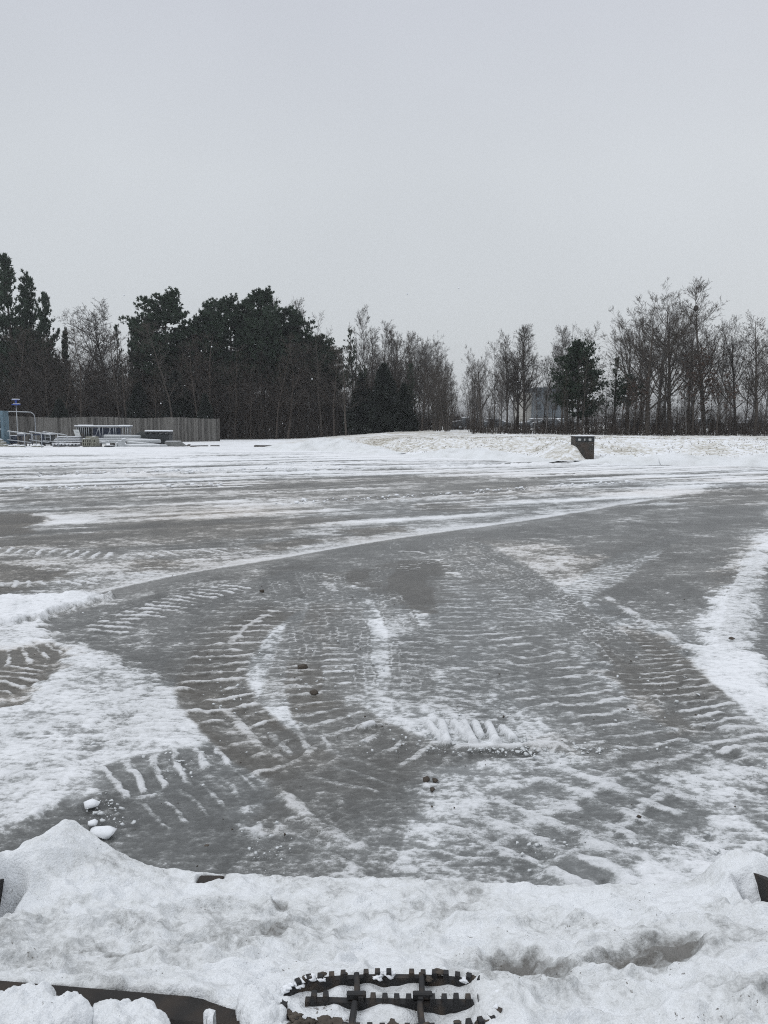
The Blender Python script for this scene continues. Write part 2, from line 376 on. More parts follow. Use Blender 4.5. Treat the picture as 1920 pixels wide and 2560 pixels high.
def patch(pts, val, soft=.12, op=1.0, dirt=None, h=0.0, keep=.5):
    idx, m = poly_mask(pts, soft * 1.9)
    if m is None: return
    m = sst(.12, .88, m + (tear[idx] - .5) * 1.5 * np.clip(4 * m * (1 - m), 0, 1))
    m = m * op
    tgt = val + (S[idx] - .45) * keep * (0.6 if val < .8 else .15)
    S[idx] = S[idx] * (1 - m) + tgt * m
    if dirt is not None: D[idx] = D[idx] * (1 - m) + dirt * m
    if h: Z[idx] += h * m * (.5 + fbm(X[idx] * 6, Y[idx] * 6, 3, 71))
LATER = []
def stroke(*a_, **k_): LATER.append((a_, k_))
def run_stroke(pts, width, fn, world=False, raw=False):
    P = np.array(pts if world else [gp(*p) for p in pts])
    # smooth the path
    for _ in range(2):
        Q = [P[0]]
        for i in range(len(P) - 1): Q += [P[i] * .75 + P[i + 1] * .25, P[i] * .25 + P[i + 1] * .75]
        P = np.array(Q + [P[-1]])
    lo = P.min(0) - width * 1.6; hi = P.max(0) + width * 1.6
    gx, gy = (X, Y) if raw else (X * .6 + wx * .4, Y * .6 + wy * .4)
    idx = np.where((gx > lo[0]) & (gx < hi[0]) & (gy > lo[1]) & (gy < hi[1]))[0]
    x, y = gx[idx], gy[idx]; best = np.full(len(idx), 1e9); U = np.zeros(len(idx)); V = np.zeros(len(idx)); acc = 0.0
    for i in range(len(P) - 1):
        ax, ay = P[i]; ex, ey = P[i + 1] - P[i]; ln = math.hypot(ex, ey) + 1e-9
        tt = ((x - ax) * ex + (y - ay) * ey) / ln / ln; t = np.clip(tt, 0, 1)
        d = np.hypot(x - ax - t * ex, y - ay - t * ey); k = d < best
        best[k] = d[k]; U[k] = acc + t[k] * ln; V[k] = ((ex * (y - ay) - ey * (x - ax)) / ln)[k]; acc += ln
    k = best < width * 1.5
    fn(idx[k], U[k], V[k], best[k], acc)
def blend(i, m, val, dirt=None):
    S[i] = S[i] * (1 - m) + val * m
    if dirt is not None: D[i] = D[i] * (1 - m) + dirt * m
def ends(u, L_, f=.15): return sst(0, f * L_, u) * sst(0, f * L_, L_ - u)
def line(pts, w, val, h=0.0, op=1.0, lump=0.6):
    def fn(i, u, v, d, L_):
        g = .5 + lump * (fbm(u * 3.0, v * 3.0 / max(w, .05) * .2, 3, 41) - .5) * 2
        m = sst(w * .5, w * .10, d * (.7 + .6 * vnoise(u * 7, v * 7, 45))) * np.clip(2.6 * (g - .5) + .65 + 1.8 * (fbm(u * 6, v * 10, 3, 46) - .5), 0, 1) * ends(u, L_, .12) * op
        blend(i, m, val); Z[i] += h * m * (.4 + 1.2 * vnoise(u * 5, v * 5, 44))
    stroke(pts, w, fn)
def line_w(pts, w, val, op):
    def fn(i, u, v, d, L_):
        blend(i, sst(w * .6, w * .05, d) * ends(u, L_, .3) * op * np.clip(1.6 * fbm(u * 1.5, v * 4, 3, 47) - .2, 0, 1), val); Z[i] += (val > .8) * .02 * sst(w * .5, 0, d) * vnoise(u * 4, v * 4, 48)
    stroke(pts, w, fn, world=True)
def lug(pts, w, pitch=.13, base=.22, top=.8, h=.02, dirt=.4, ang=.5, duty=.3, op=1.0, raw=False, chev=0.0, ctr=False):
    """tractor tyre: dark imprint with raised snow bars across it"""
    def fn(i, u, v, d, L_):
        m = sst(w * .56, w * .44, d) * ends(u, L_) * op
        br = .45 + .95 * fbm(u * 2.2, v * 4, 3, 51)
        blend(i, m * np.clip(br, 0, 1) * .9, base - .05 + (nS[i] - .5) * .35, dirt); FILM[i] = FILM[i] * (1 - m * .65) + (base - .06) * m * .65
        ph = u / pitch + (ang * v / w) + chev * np.abs(v) / w + .16 * (vnoise(u * 5, v * 7, 53) - .5) + .07 * (vnoise(u * 40, v * 40, 52) - .5)
        f = np.abs(ph - np.floor(ph) - .5) * 2
        rd = sst(1 - duty * .9 - .10, 1 - duty * .55, f) * m
        rd *= np.clip(.45 + 1.2 * (vnoise(u / pitch * .9, v / w * 3.1, 55) - .4) + 1.8 * (fbm(u * 11, v * 11, 3, 54) - .45), 0, 1)
        if ctr: rd = np.maximum(rd, m * sst(.035, .015, np.abs(v)) * np.clip(2.2 * fbm(u * 3, v * 2, 3, 57) - .5, 0, 1))
        blend(i, rd * .95, min(1.0, top + .08), dirt * .4); Z[i] += .28 * h * rd
    stroke(pts, w, fn, raw=raw)
def hexa(pts, w, cu=.045, cv=.05, base=.3, top=.7, op=1.0, dirt=.2):
    """lorry tyre: small staggered blocks outlined with pressed snow"""
    def fn(i, u, v, d, L_):
        m = sst(w * .54, w * .47, d) * ends(u, L_, .12) * op
        uu = u / cu; vv = v / cv + .25 * (vnoise(u * 20, v * 20, 61) - .5); r_ = np.floor(vv); uu = uu + .5 * (r_ % 2)
        eu = np.abs(uu - np.floor(uu) - .5) * 2; ev = np.abs(vv - r_ - .5) * 2
        e = np.maximum(sst(.66, .90, eu), sst(.70, .93, ev)) * np.clip(2.6 * fbm(u * 5, v * 9, 4, 62) - .55, 0, 1)
        vis = np.clip(2.8 * fbm(u * 1.6, v * 3, 4, 63) - .75, .12, .85)
        blend(i, m * .9 * vis, base - .06 + (nS[i] - .5) * .2, dirt); FILM[i] = FILM[i] * (1 - m * .6) + (base - .02) * m * .6; blend(i, m * e * .95 * vis, min(1, top + .14)); Z[i] += .003 * m * e
    stroke(pts, w, fn)

# -- far, plowed in long passes
for pts, w, h in [([(0, 1168), (400, 1164), (700, 1160), (980, 1157)], .8, .05), ([(-60, 1196), (300, 1190), (640, 1181), (1000, 1172), (1450, 1160)], .6, .08),
                  ([(100, 1186), (520, 1174), (900, 1168)], .5, .06), ([(-60, 1150), (500, 1146), (900, 1143)], 1.0, .04), ([(-60, 1228), (200, 1224), (560, 1214)], .5, .05),
                  ([(700, 1262), (1000, 1250), (1280, 1232), (1560, 1208)], .45, .03), ([(640, 1286), (900, 1272), (1250, 1250), (1480, 1228)], .3, .02),
                  ([(400, 1240), (700, 1232), (1000, 1219)], .35, .02), ([(1280, 1200), (1450, 1188), (1620, 1176)], .5, .04), ([(1100, 1172), (1400, 1164), (1700, 1158)], .6, .04)]:
    line(pts, w, .95, h)
patch([(640, 1205), (1000, 1190), (1400, 1196), (1300, 1240), (900, 1256), (640, 1250)], .22, .5, .75, .6)
patch([(0, 1215), (400, 1222), (760, 1215), (620, 1245), (200, 1262), (0, 1258)], .30, .5, .6, .6)
patch([(1640, 1250), (1760, 1225), (1920, 1215), (1960, 1262), (1800, 1275)], .2, .4, .8, .5)
patch([(1500, 1238), (1680, 1215), (1800, 1212), (1760, 1228), (1640, 1245)], .92, .2, .9)
patch([(1040, 1262), (1200, 1262), (1180, 1278), (1060, 1282)], .2, .3, .8, .6)
# -- brown, muddy left
patch([(-80, 1285), (60, 1284), (110, 1300), (60, 1318), (90, 1335), (-80, 1345)], .06, .14, .95, 1.0)
patch([(-80, 1405), (60, 1415), (190, 1435), (150, 1460), (40, 1480), (-80, 1490)], .14, .15, .9, .9)
patch([(100, 1290), (220, 1285), (260, 1300), (160, 1312), (110, 1312)], .9, .1, .8)
patch([(-20, 1345), (330, 1325), (640, 1300), (900, 1290), (640, 1345), (250, 1375), (-20, 1372)], .26, .3, .6, .9)
patch([(320, 1395), (460, 1404), (420, 1420), (340, 1425)], .25, .15, .7, 1.0)
patch([(640, 1362), (760, 1345), (820, 1352), (720, 1372), (640, 1384)], .16, .12, .7, 1.0)
patch([(850, 1325), (1000, 1318), (1040, 1328), (900, 1342)], .15, .12, .8, .9)
lug([(-60, 1372), (60, 1380), (180, 1385), (320, 1395)], .42, .17, .42, .93, .045, .5, 1.2, .45)
lug([(330, 1390), (470, 1384), (640, 1372)], .35, .15, .40, .85, .03, .6, 1.0, .4)
lug([(-40, 1460), (80, 1462), (200, 1460), (330, 1445), (430, 1430)], .28, .15, .4, .95, .04, .3, 1.2, .45)
line([(40, 1412), (150, 1412), (230, 1404)], .25, .9, .03); line([(120, 1325), (260, 1318)], .25, .85, .03)
line([(-60, 1465), (60, 1462), (180, 1457)], .15, .85, .03)
# -- the long sharp edge left by the plow
SEAM = [(150, 1510), (230, 1490), (320, 1466), (480, 1432), (640, 1408), (830, 1374), (1010, 1344), (1280, 1308), (1450, 1282), (1610, 1254), (1720, 1240)]
def seam(i, u, v, d, L_):
    k = ends(u, L_, .04)
    wv = .45 + .5 * vnoise(u * .5, u * 0, 81)
    tr = .008 + .0035 * Y[i]; e_ = sst(-tr, tr, v)
    up = e_ * np.exp(-np.clip(v, 0, 9) / (.32 * wv)) * k
    lo = (1 - e_) * np.exp(-np.clip(-v, 0, 9) / .45) * k
    blend(i, np.clip(up * (.75 + .7 * fbm(u * 1.2, v, 3, 82)), 0, 1), .97); blend(i, lo * .85, .12, .3)
    pass
stroke(SEAM, 1.6, seam, raw=True)
# -- dark bare areas beyond the middle
patch([(640, 1418), (1010, 1352), (1280, 1316), (1600, 1264), (1900, 1266), (1900, 1300), (1790, 1420), (1760, 1540), (1700, 1580), (1560, 1550), (1500, 1480), (1560, 1400), (1430, 1385), (1380, 1345), (1280, 1352), (1150, 1340), (1090, 1400), (1060, 1490), (960, 1520), (900, 1440), (800, 1440), (680, 1452)], .17, .15, .85, .25)
patch([(830, 1442), (1000, 1402), (1100, 1412), (1110, 1490), (1050, 1532), (960, 1505), (930, 1470)], .05, .12, .9, .7)
patch([(640, 1425), (790, 1400), (830, 1440), (760, 1460), (660, 1452)], .1, .1, .7, .5)
patch([(1200, 1345), (1420, 1330), (1640, 1296), (1560, 1322), (1400, 1352), (1260, 1362)], .34, .2, .8)
patch([(1500, 1300), (1620, 1285), (1600, 1300), (1520, 1310)], .5, .12, .7)
lug([(980, 1432), (1040, 1412), (1110, 1402)], .32, .11, .10, .62, .03, .6, .8, .35)
line([(980, 1378), (1040, 1380), (1075, 1386)], .12, .8, .01)
patch([(80, 1556), (240, 1522), (640, 1442), (760, 1422), (840, 1472), (700, 1500), (640, 1560), (530, 1640), (500, 1700), (440, 1700), (320, 1655), (190, 1610)], .20, .08, .95, .25)
patch([(330, 1590), (450, 1540), (640, 1478), (720, 1490), (640, 1540), (480, 1580), (380, 1620)], .52, .15, .75)
lug([(200, 1600), (320, 1555), (460, 1500), (640, 1452)], .45, .12, .30, .9, .04, .3, .3, .4)
# -- windrow and the big white patch, left
patch([(-80, 1498), (60, 1505), (180, 1493), (280, 1497), (150, 1535), (75, 1560), (-80, 1585)], .97, .06, 1, .0, .06)
patch([(-80, 1575), (75, 1560), (190, 1618), (320, 1668), (440, 1712), (505, 1745), (535, 1830), (470, 1885), (400, 1935), (220, 1992), (100, 2040), (-80, 2100)], .83, .085, .92, .05, .02, 1.8)
patch([(520, 1700), (300, 1760), (150, 1850), (330, 1790), (500, 1760)], .62, .1, .7); patch([(60, 1960), (160, 1900), (330, 1850), (300, 1920), (150, 1980)], .7, .12, .7)
patch([(-80, 1625), (120, 1608), (190, 1640), (110, 1700), (70, 1760), (-80, 1800)], .28, .08, .9, .9, -.02)
lug([(-60, 1660), (60, 1645), (170, 1625)], .5, .10, .22, .85, .02, .8, -.4, .34)
lug([(-60, 1735), (40, 1700), (120, 1660)], .45, .09, .20, .8, .02, .9, -.4, .32)
patch([(190, 1805), (330, 1780), (310, 1850), (200, 1885), (150, 1860)], .45, .08, .85, .1, -.015)
patch([(150, 1640), (330, 1700), (420, 1760), (300, 1740), (180, 1690)], .62, .12, .7)
lug([(330, 1860), (400, 1790), (470, 1720)], .3, .06, .72, 1.0, .03, .1, .3, .5)
patch([(-80, 2092), (200, 2004), (250, 1985), (330, 2010), (560, 2060), (640, 2080), (720, 2190), (560, 2230), (280, 2230), (130, 2180), (-80, 2200)], .12, .05, .95, .1)
lug([(215, 1975), (330, 1945), (450, 1925), (640, 1890)], .36, .10, .24, .92, .02, .1, .15, .36)
lug([(330, 2060), (430, 2020), (540, 1990), (650, 1960)], .30, .085, .18, .5, .006, .1, .1, .25)
# -- curved tractor tracks, centre left
lug([(740, 1500), (640, 1548), (580, 1602), (542, 1660), (530, 1722), (556, 1790), (625, 1852), (730, 1915), (840, 1985)], .42, .165, .13, .88, .03, .85, .20, .26, chev=.5, ctr=True)
line([(735, 1545), (660, 1600), (600, 1670), (570, 1720)], .045, .85, .012, .9)
lug([(825, 1495), (790, 1590), (772, 1690), (790, 1775), (850, 1850)], .32, .15, .18, .84, .022, .9, .1, .28)
patch([(640, 1645), (760, 1605), (756, 1700), (710, 1765), (640, 1755), (600, 1710)], .60, .12, .75)
patch([(660, 1800), (800, 1790), (900, 1820), (820, 1860), (700, 1850)], .5, .1, .6)
lug([(870, 1500), (860, 1580), (850, 1680), (860, 1780)], .24, .12, .36, .82, .012, .35, .2, .34)
# -- lorry tracks running away from the camera
hexa([(850, 1425), (878, 1510), (902, 1610), (906, 1750)], .14, .095, .05, .26, .74)
hexa([(945, 1470), (990, 1530), (1016, 1620), (1022, 1700), (1020, 1770)], .28, .10, .058, .25, .74)
patch([(928, 1500), (956, 1486), (984, 1530), (972, 1700), (960, 1745), (922, 1745), (917, 1600)], .76, .07, .85, .0)
patch([(890, 1545), (1030, 1534), (1066, 1560), (1000, 1582), (920, 1580)], .8, .06, .85)
hexa([(1100, 1338), (1210, 1425), (1330, 1525), (1410, 1590), (1500, 1668)], .28, .10, .06, .22, .70)
hexa([(760, 1420), (800, 1480), (840, 1560), (848, 1660)], .26, .11, .06, .26, .66)
hexa([(1060, 1345), (1130, 1400), (1230, 1480), (1330, 1580), (1400, 1650)], .24, .11, .06, .28, .68)
hexa([(1120, 1330), (1220, 1384), (1330, 1460), (1440, 1540), (1560, 1640), (1680, 1740), (1790, 1835), (1900, 1930)], .32, .105, .065, .20, .74)
lug([(1600, 1640), (1720, 1740), (1830, 1835), (1940, 1935)], .36, .11, .26, .80, .02, .2, .7, .42)
patch([(1270, 1376), (1400, 1388), (1482, 1460), (1420, 1522), (1350, 1482), (1260, 1425)], .66, .26, .8)
line([(1380, 1398), (1470, 1465), (1560, 1520), (1660, 1590), (1720, 1630)], .16, .9, .015, .95, .25)
lug([(1640, 1366), (1540, 1425), (1470, 1470), (1400, 1508), (1320, 1545), (1250, 1575)], .40, .10, .52, .92, .01, .0, .4, .45, .75)
patch([(1560, 1504), (1680, 1472), (1745, 1520), (1690, 1585), (1600, 1565)], .5, .12, .7)
# -- white band at right, with tread inside, and the bare strip beyond
patch([(1960, 1310), (1885, 1360), (1835, 1440), (1785, 1490), (1742, 1580), (1690, 1660), (1700, 1722), (1800, 1850), (1960, 1990), (1960, 1760), (1893, 1680), (1866, 1600), (1871, 1500), (1903, 1420), (1960, 1350)], .90, .12, .92, .0, .018, 1.4)
lug([(1885, 1380), (1856, 1450), (1842, 1520), (1832, 1590), (1826, 1660)], .20, .13, .68, 1.0, .03, .1, .1, .5, .8)
lug([(1960, 1400), (1900, 1480), (1885, 1580), (1905, 1670)], .4, .10, .5, .85, .01, .0, .1, .4, .35)
patch([(1990, 1345), (1912, 1430), (1890, 1520), (1888, 1600), (1912, 1668), (1990, 1780)], .13, .04, .97, .0)
patch([(1480, 1572), (1620, 1572), (1700, 1650), (1760, 1760), (1800, 1840), (1700, 1850), (1560, 1760), (1500, 1690)], .20, .1, .8, .75)
lug([(1560, 1590), (1640, 1680), (1720, 1770)], .5, .10, .18, .66, .012, .75, .6, .34)
# -- foreground, centre and right
patch([(560, 1760), (700, 1770), (860, 1780), (1010, 1760), (1080, 1800), (900, 1850), (720, 1880), (600, 1840)], .62, .12, .7)
patch([(1080, 1560), (1200, 1600), (1260, 1720), (1160, 1760), (1080, 1680)], .58, .14, .6)
patch([(640, 2080), (760, 2120), (800, 2180), (600, 2200)], .55, .1, .6)
patch([(1100, 1640), (1260, 1600), (1420, 1680), (1500, 1760), (1300, 1800), (1130, 1790)], .34, .12, .7)
patch([(680, 1885), (900, 1862), (1080, 1880), (1050, 1965), (900, 2080), (760, 2110), (640, 2010)], .18, .1, .8, .35)
patch([(1050, 1870), (1280, 1862), (1440, 1880), (1280, 1908), (1060, 1915)], .14, .05, .85, .2)
patch([(1010, 1955), (1200, 1915), (1560, 1905), (1650, 2000), (1300, 2150), (1040, 2190), (960, 2090)], .62, .12, .8, .0)
patch([(1100, 2150), (1340, 2110), (1400, 2190), (1150, 2230)], .3, .08, .7)
patch([(1640, 1940), (1860, 1900), (1960, 2000), (1940, 2080), (1700, 2110)], .72, .12, .7)
patch([(1960, 1965), (1890, 1985), (1870, 2050), (1930, 2150), (1990, 2150)], .18, .06, .9)
lug([(1300, 2230), (1400, 2165), (1500, 2100), (1600, 2030), (1700, 1965)], .44, .15, .22, .82, .014, .0, .15, .40, .95, ctr=True)
lug([(1180, 2160), (1280, 2090), (1400, 2010), (1560, 1930)], .42, .15, .34, .80, .012, .0, .3, .42, .85, ctr=True)
hexa([(560, 2160), (740, 2150), (830, 2080), (940, 2030), (1000, 1960)], .34, .085, .075, .24, .6, .5)
hexa([(880, 2210), (930, 2140), (960, 2060), (1010, 1990)], .2, .07, .06, .22, .5, .5)
line([(660, 1960), (760, 2040), (850, 2110), (930, 2150)], .10, .8, .02)
line([(760, 2100), (830, 2150), (910, 2190)], .05, .75, .01)
line([(1190, 1905), (1380, 1899), (1570, 1893)], .03, .75, .004)
lug([(1110, 1430), (1145, 1530), (1185, 1640), (1200, 1740)], .42, .15, .36, .66, .01, .1, .1, .34, .8)
lug([(1220, 1450), (1290, 1550), (1380, 1660), (1430, 1740)], .42, .14, .34, .66, .01, .15, .2, .34, .8)
lug([(960, 1790), (1000, 1720), (1080, 1620), (1120, 1540)], .36, .13, .34, .70, .01, .2, .0, .34, .6)
lug([(700, 1780), (735, 1700), (745, 1620), (770, 1540)], .34, .13, .30, .78, .014, .5, .1, .3, .7)
lug([(1500, 1420), (1620, 1370), (1740, 1330)], .3, .10, .16, .42, .006, .2, .2, .4, .8)
lug([(1330, 1700), (1420, 1780), (1540, 1870), (1650, 1960)], .44, .14, .30, .74, .012, .2, .4, .36, .8)
lug([(640, 1870), (760, 1850), (900, 1845), (1060, 1850)], .30, .12, .26, .66, .012, .4, .3, .34, .8)
hexa([(700, 2220), (760, 2120), (860, 2050), (960, 2010), (1050, 1990)], .30, .09, .075, .16, .56, .45)
lug([(820, 1990), (900, 1940), (1010, 1900)], .34, .12, .18, .52, .01, .4, .6, .3, .8)
hexa([(690, 1440), (720, 1500), (752, 1580), (770, 1680)], .24, .11, .06, .28, .68)
hexa([(1180, 1350), (1300, 1420), (1400, 1500), (1520, 1590), (1640, 1690)], .26, .11, .06, .24, .68)
hexa([(1000, 1350), (960, 1420), (930, 1480)], .24, .12, .06, .22, .55)
lug([(1240, 1560), (1340, 1640), (1460, 1740), (1600, 1850), (1760, 1960)], .42, .15, .26, .80, .01, .2, .35, .30, .85, chev=.4)
lug([(620, 1500), (560, 1560), (500, 1640), (470, 1720)], .36, .16, .20, .74, .012, .5, .2, .26, .6)
lug([(800, 1760), (880, 1820), (990, 1880), (1120, 1930)], .40, .15, .18, .74, .012, .5, .3, .28, .8, chev=.4)
lug([(1080, 1790), (1160, 1720), (1280, 1660), (1420, 1610)], .36, .14, .28, .72, .01, .2, .2, .30, .6)
rl = np.random.default_rng(77)
for k_ in range(150):
    Y0 = 13 + 30 * rl.uniform() ** 1.2; x0 = rl.uniform(-.62, .5) * Y0; ln_ = rl.uniform(3, 16); an_ = math.radians(rl.normal(22, 4))
    line_w([(x0, Y0), (x0 + ln_ * .5 * math.cos(an_), Y0 + ln_ * .5 * math.sin(an_)), (x0 + ln_ * math.cos(an_), Y0 + ln_ * math.sin(an_) * .9)], rl.uniform(.05, .32), rl.choice([.95, .95, .95, .18]), rl.uniform(.4, .9))
# ribs of snow squeezed out of a tyre
RIBS = [((1070, 1815), (1098, 1848)), ((1104, 1812), (1118, 1864)), ((1134, 1812), (1160, 1842)), ((1160, 1815), (1184, 1862)), ((1188, 1814), (1200, 1844)), ((1220, 1815), (1242, 1866)), ((1256, 1828), (1282, 1852)), ((902, 1826), (930, 1818))]
for A_, B_ in RIBS:
    pa, pb = gp(*A_), gp(*B_)
    def fn(i, u, v, d, L_):
        m = sst(.026, .018, d) * sst(-.02, .02, u) ; blend(i, m, .98, 0); Z[i] += .03 * np.sqrt(np.clip(1 - (d / .026) ** 2, 0, 1)) * (m > 0)
    stroke([pa, pa * .5 + pb * .5, pb], .03, fn, world=True, raw=True)
line([(1090, 1868), (1200, 1872), (1300, 1868), (1440, 1878)], .10, .9, .03); line([(980, 1810), (1080, 1806), (1180, 1808)], .05, .85, .02)
patch([(1250, 1850), (1360, 1838), (1480, 1862), (1570, 1884), (1420, 1894), (1290, 1880)], .62, .06, .7, .4, .02)
patch([(1430, 2155), (1560, 2125), (1760, 2150), (1870, 2200), (1800, 2260), (1500, 2260), (1400, 2215)], .80, .10, .85, .0, .035, 1.2)
# general texture
def nz(a): return (a - a.mean()) / a.std()
a, b = rotc(62, .9, 5.0); sm1 = fbm(a, b, 4, 27); a, b = rotc(100, .8, 4.5); sm2 = fbm(a, b, 4, 28)                # smears along the wheel paths
FILM = np.clip(S + .07 * nz(sm1) + .06 * nz(sm2) + .05 * nz(nM), 0, 1)
fine = fbm(X * 26, Y * 30, 3, 4); vfine = fbm(X * 75, Y * 80, 2, 5)
near = np.interp(Y, [2, 8, 14], [1, 1, 0])
k = .42 + .75 * np.exp(-((S - .48) / .30) ** 2)
S += k * (.055 * nz(nM) + .085 * nz(nS) + .075 * nz(chat) * np.interp(Y, [2, 5, 12, 20], [.8, 1.1, 1.0, .3]) + .075 * nz(fine) * near + .05 * nz(vfine) * near)
gr_ = fbm(X * 3.1, Y * 3.7, 4, 6); S += .15 * sst(.58, .74, gr_) * np.interp(S, [0, .3, .7, .9], [.3, 1, .6, 0]) - .15 * sst(.44, .28, gr_) * np.interp(S, [.1, .4, .8, 1], [.3, 1, .7, .2])
for a_, k_ in LATER: run_stroke(*a_, **k_)
S += .035 * nz(fine) * near + .03 * nz(vfine) * near
S = np.clip(S, -.1, 1.15)
Z += np.clip(S, 0, 1) * .008 + (nS - .5) * .012 * np.clip(S - .2, .05, 1) + (fine - .5) * .007 * np.clip(S, .1, 1) * np.interp(Y, [2, 8, 12], [1, 1, 0])
Z += np.interp(Y, [14, 22, 44], [0, .03, .05]) * np.clip(S - .6, 0, .5) * (.4 + 1.6 * fbm(X * 2.5, Y * 2.5, 3, 91))
Z[Y < 1.9] = np.minimum(Z[Y < 1.9], .01)
me = np_mesh('parking_lot', np.stack([X, Y, Z], 1), grid_faces(len(LY), LNX), M_ground, True)
FILM = np.where(Y < 60, FILM, S); attr(me, 'film', FILM); attr(me, 'snow', S); attr(me, 'dirt', np.clip(D, 0, 1))
tag(link('parking_lot', me), kind='structure')

# ------------------------------------------------------------------ ground: field, grassy bank and beyond
def bank_h(x):  return np.interp(x, [-14, -9, -4, 1, 9, 19, 40, 90], [0, .10, .45, .80, .96, .84, .8, .7])
def bank_y(x):  return np.interp(x, [-14, -8, 1, 9.5, 19, 40, 90], [66, 58, 41.5, 35.7, 35.2, 35.2, 35.2])
def terrain(x, y):
    by = bank_y(x); hh = bank_h(x)
    t = (y - by) / 5.5
    z = hh * sst(0, 1, t)
    notch = np.interp(x, [8.75, 9.12, 9.42, 9.75, 9.98, 10.25, 10.9], [1, .62, .12, .0, .0, .45, 1])
    k = (y < 36.85) & (x > 8.7) & (x < 11)
    z = np.where(k, z * notch, z)
    hl = np.interp(x, [7.2, 8.4, 8.95, 9.12, 9.42, 9.75, 9.9], [0, .6, .80, .70, .20, .06, 0]); z = np.where((x > 7.2) & (x < 9.9), np.maximum(z, hl * sst(34.3, 35.9, y)), z)
    lump = (fbm(x * 1.3, y * 1.3, 3, 101) - .5) * .16 + (fbm(x * 5, y * 5, 3, 102) - .5) * .06
    z = z + lump * np.clip(t * 3, 0, 1) * np.clip(hh * 2, .15, 1)
    z = z - .09 * (1 - sst(0, .25, t)) * (y < 64)
    z += np.interp(y, [60, 120, 200, 500], [0, .3, .6, 1.5]) * sst(-20, 10, x)
    return z - .02
tx = np.concatenate([np.linspace(-700, -60, 30), np.linspace(-58, -16, 60), np.arange(-15, 8.4, .16), np.arange(8.4, 11.2, .05), np.arange(11.25, 27, .16), np.linspace(28, 60, 40), np.linspace(64, 700, 30)])
ty = np.concatenate([np.linspace(-200, 28, 24), np.linspace(30, 34.6, 8), np.arange(34.8, 47, .11), np.arange(47, 66, .3), np.linspace(67, 130, 60), np.linspace(140, 1500, 40)])
TX, TY = np.meshgrid(tx, ty); TX, TY = TX.ravel(), TY.ravel(); TZ = terrain(TX, TY)
tt = (TY - bank_y(TX)) / 5.5
gr = (.10 + .15 * sst(.15, .45, tt) * sst(-9, -5, TX) * (1 - .25 * sst(.9, 1.3, tt)) + (fbm(TX * .5, TY * .5, 3, 105) - .5) * .35 * (tt > 0) + .03 * sst(.85, 1.0, tt) * (TX < 6) * (TX > -6)) * (tt > -.02)
gr = np.where((TY > 75) & (TX > -60), np.maximum(gr, .08 + .3 * (fbm(TX * .2, TY * .2, 3, 106) - .45)), gr)
gr = np.where((TY > 90) & (TY < 120) & (TX < 8), .25, gr)
gr = np.where((TX > 7) & (TX < 10) & (TY > 33.8) & (TY < 37) & (TZ > -.05), .22, gr)
me = np_mesh('snow_field', np.stack([TX, TY, TZ], 1), grid_faces(len(ty), len(tx)), M_field, True); attr(me, 'dirt', gr)
tag(link('snow_field', me), kind='structure')

# grass blades poking through the snow on the bank
rg = np.random.default_rng(5)
n = 3000; gx = rg.uniform(-7, 26, n); gy = bank_y(gx) + rg.uniform(.9, 7.5, n)
k = (fbm(gx * .9, gy * .9, 3, 111) > .40) & ~((gx > 8.8) & (gx < 10.4) & (gy < 37)); gx, gy = gx[k], gy[k]; n = len(gx); gz = terrain(gx, gy)
hgt = rg.uniform(.03, .09, n); lx = rg.normal(0, .07, n); ly = rg.normal(0, .05, n); w_ = .018
V = np.concatenate([np.stack([gx - w_, gy, gz - .02], 1), np.stack([gx + w_, gy, gz - .02], 1), np.stack([gx + lx, gy + ly, gz + hgt], 1)])
Fc = np.stack([np.arange(n), np.arange(n) + n, np.arange(n) + 2 * n], 1)
tag(link('dry_grass', np_mesh('dry_grass', V, Fc, M_dry)), 'sparse dry yellow grass poking through thin snow on the low bank', 'grass', kind='stuff')

# ------------------------------------------------------------------ snow banks pushed up by the plow
def bank(label, path, width, height, seed, group='plowed snow banks'):
    P = np.array(path, float); seg = np.hypot(*np.diff(P, axis=0).T); cum = np.concatenate([[0], np.cumsum(seg)])
    nu = max(24, int(cum[-1] / .09)); nv = 56
    u = np.linspace(0, cum[-1], nu); cx = np.interp(u, cum, P[:, 0]); cy = np.interp(u, cum, P[:, 1])
    dx, dy = np.gradient(cx), np.gradient(cy); ln = np.hypot(dx, dy); nx_, ny_ = -dy / ln, dx / ln
    v = np.linspace(-1, 1, nv); UU, VV = np.meshgrid(u, v, indexing='ij')
    prof = np.interp(u, np.linspace(0, cum[-1], len(height)), height)
    wob = (vnoise(u * .7, u * 0 + seed, 3) - .5) * .5
    x = cx[:, None] + nx_[:, None] * (VV * width / 2 + wob[:, None]); y = cy[:, None] + ny_[:, None] * (VV * width / 2 + wob[:, None])
    edge = np.clip(1 - VV ** 2, 0, 1)
    lum = fbm(x * 1.5, y * 1.5, 3, seed) * .7 + fbm(x * 5, y * 5, 4, seed + 5) * .5 + fbm(x * 16, y * 16, 2, seed + 9) * .15
    z = prof[:, None] * edge ** .9 * (.25 + lum) - .07 * (1 - edge) * 1.2
    z *= 1
    me = np_mesh('snow_bank', np.stack([x.ravel(), y.ravel(), z.ravel()], 1), grid_faces(nu, nv), M_load, True)
    attr(me, 'dirt', np.clip((fbm(x.ravel() * 2, y.ravel() * 2, 3, seed + 2) - .5) * .5, -.1, .25))
    return tag(link('snow_bank', me), label, 'snow bank', group)
bank('long lumpy heap of plowed snow left of the grassy bank', [gp(640, 1122), gp(760, 1126), gp(860, 1128), gp(960, 1133), gp(1010, 1136)], 3.2, [.02, .30, .55, .75, .55, .25, .05], 7)
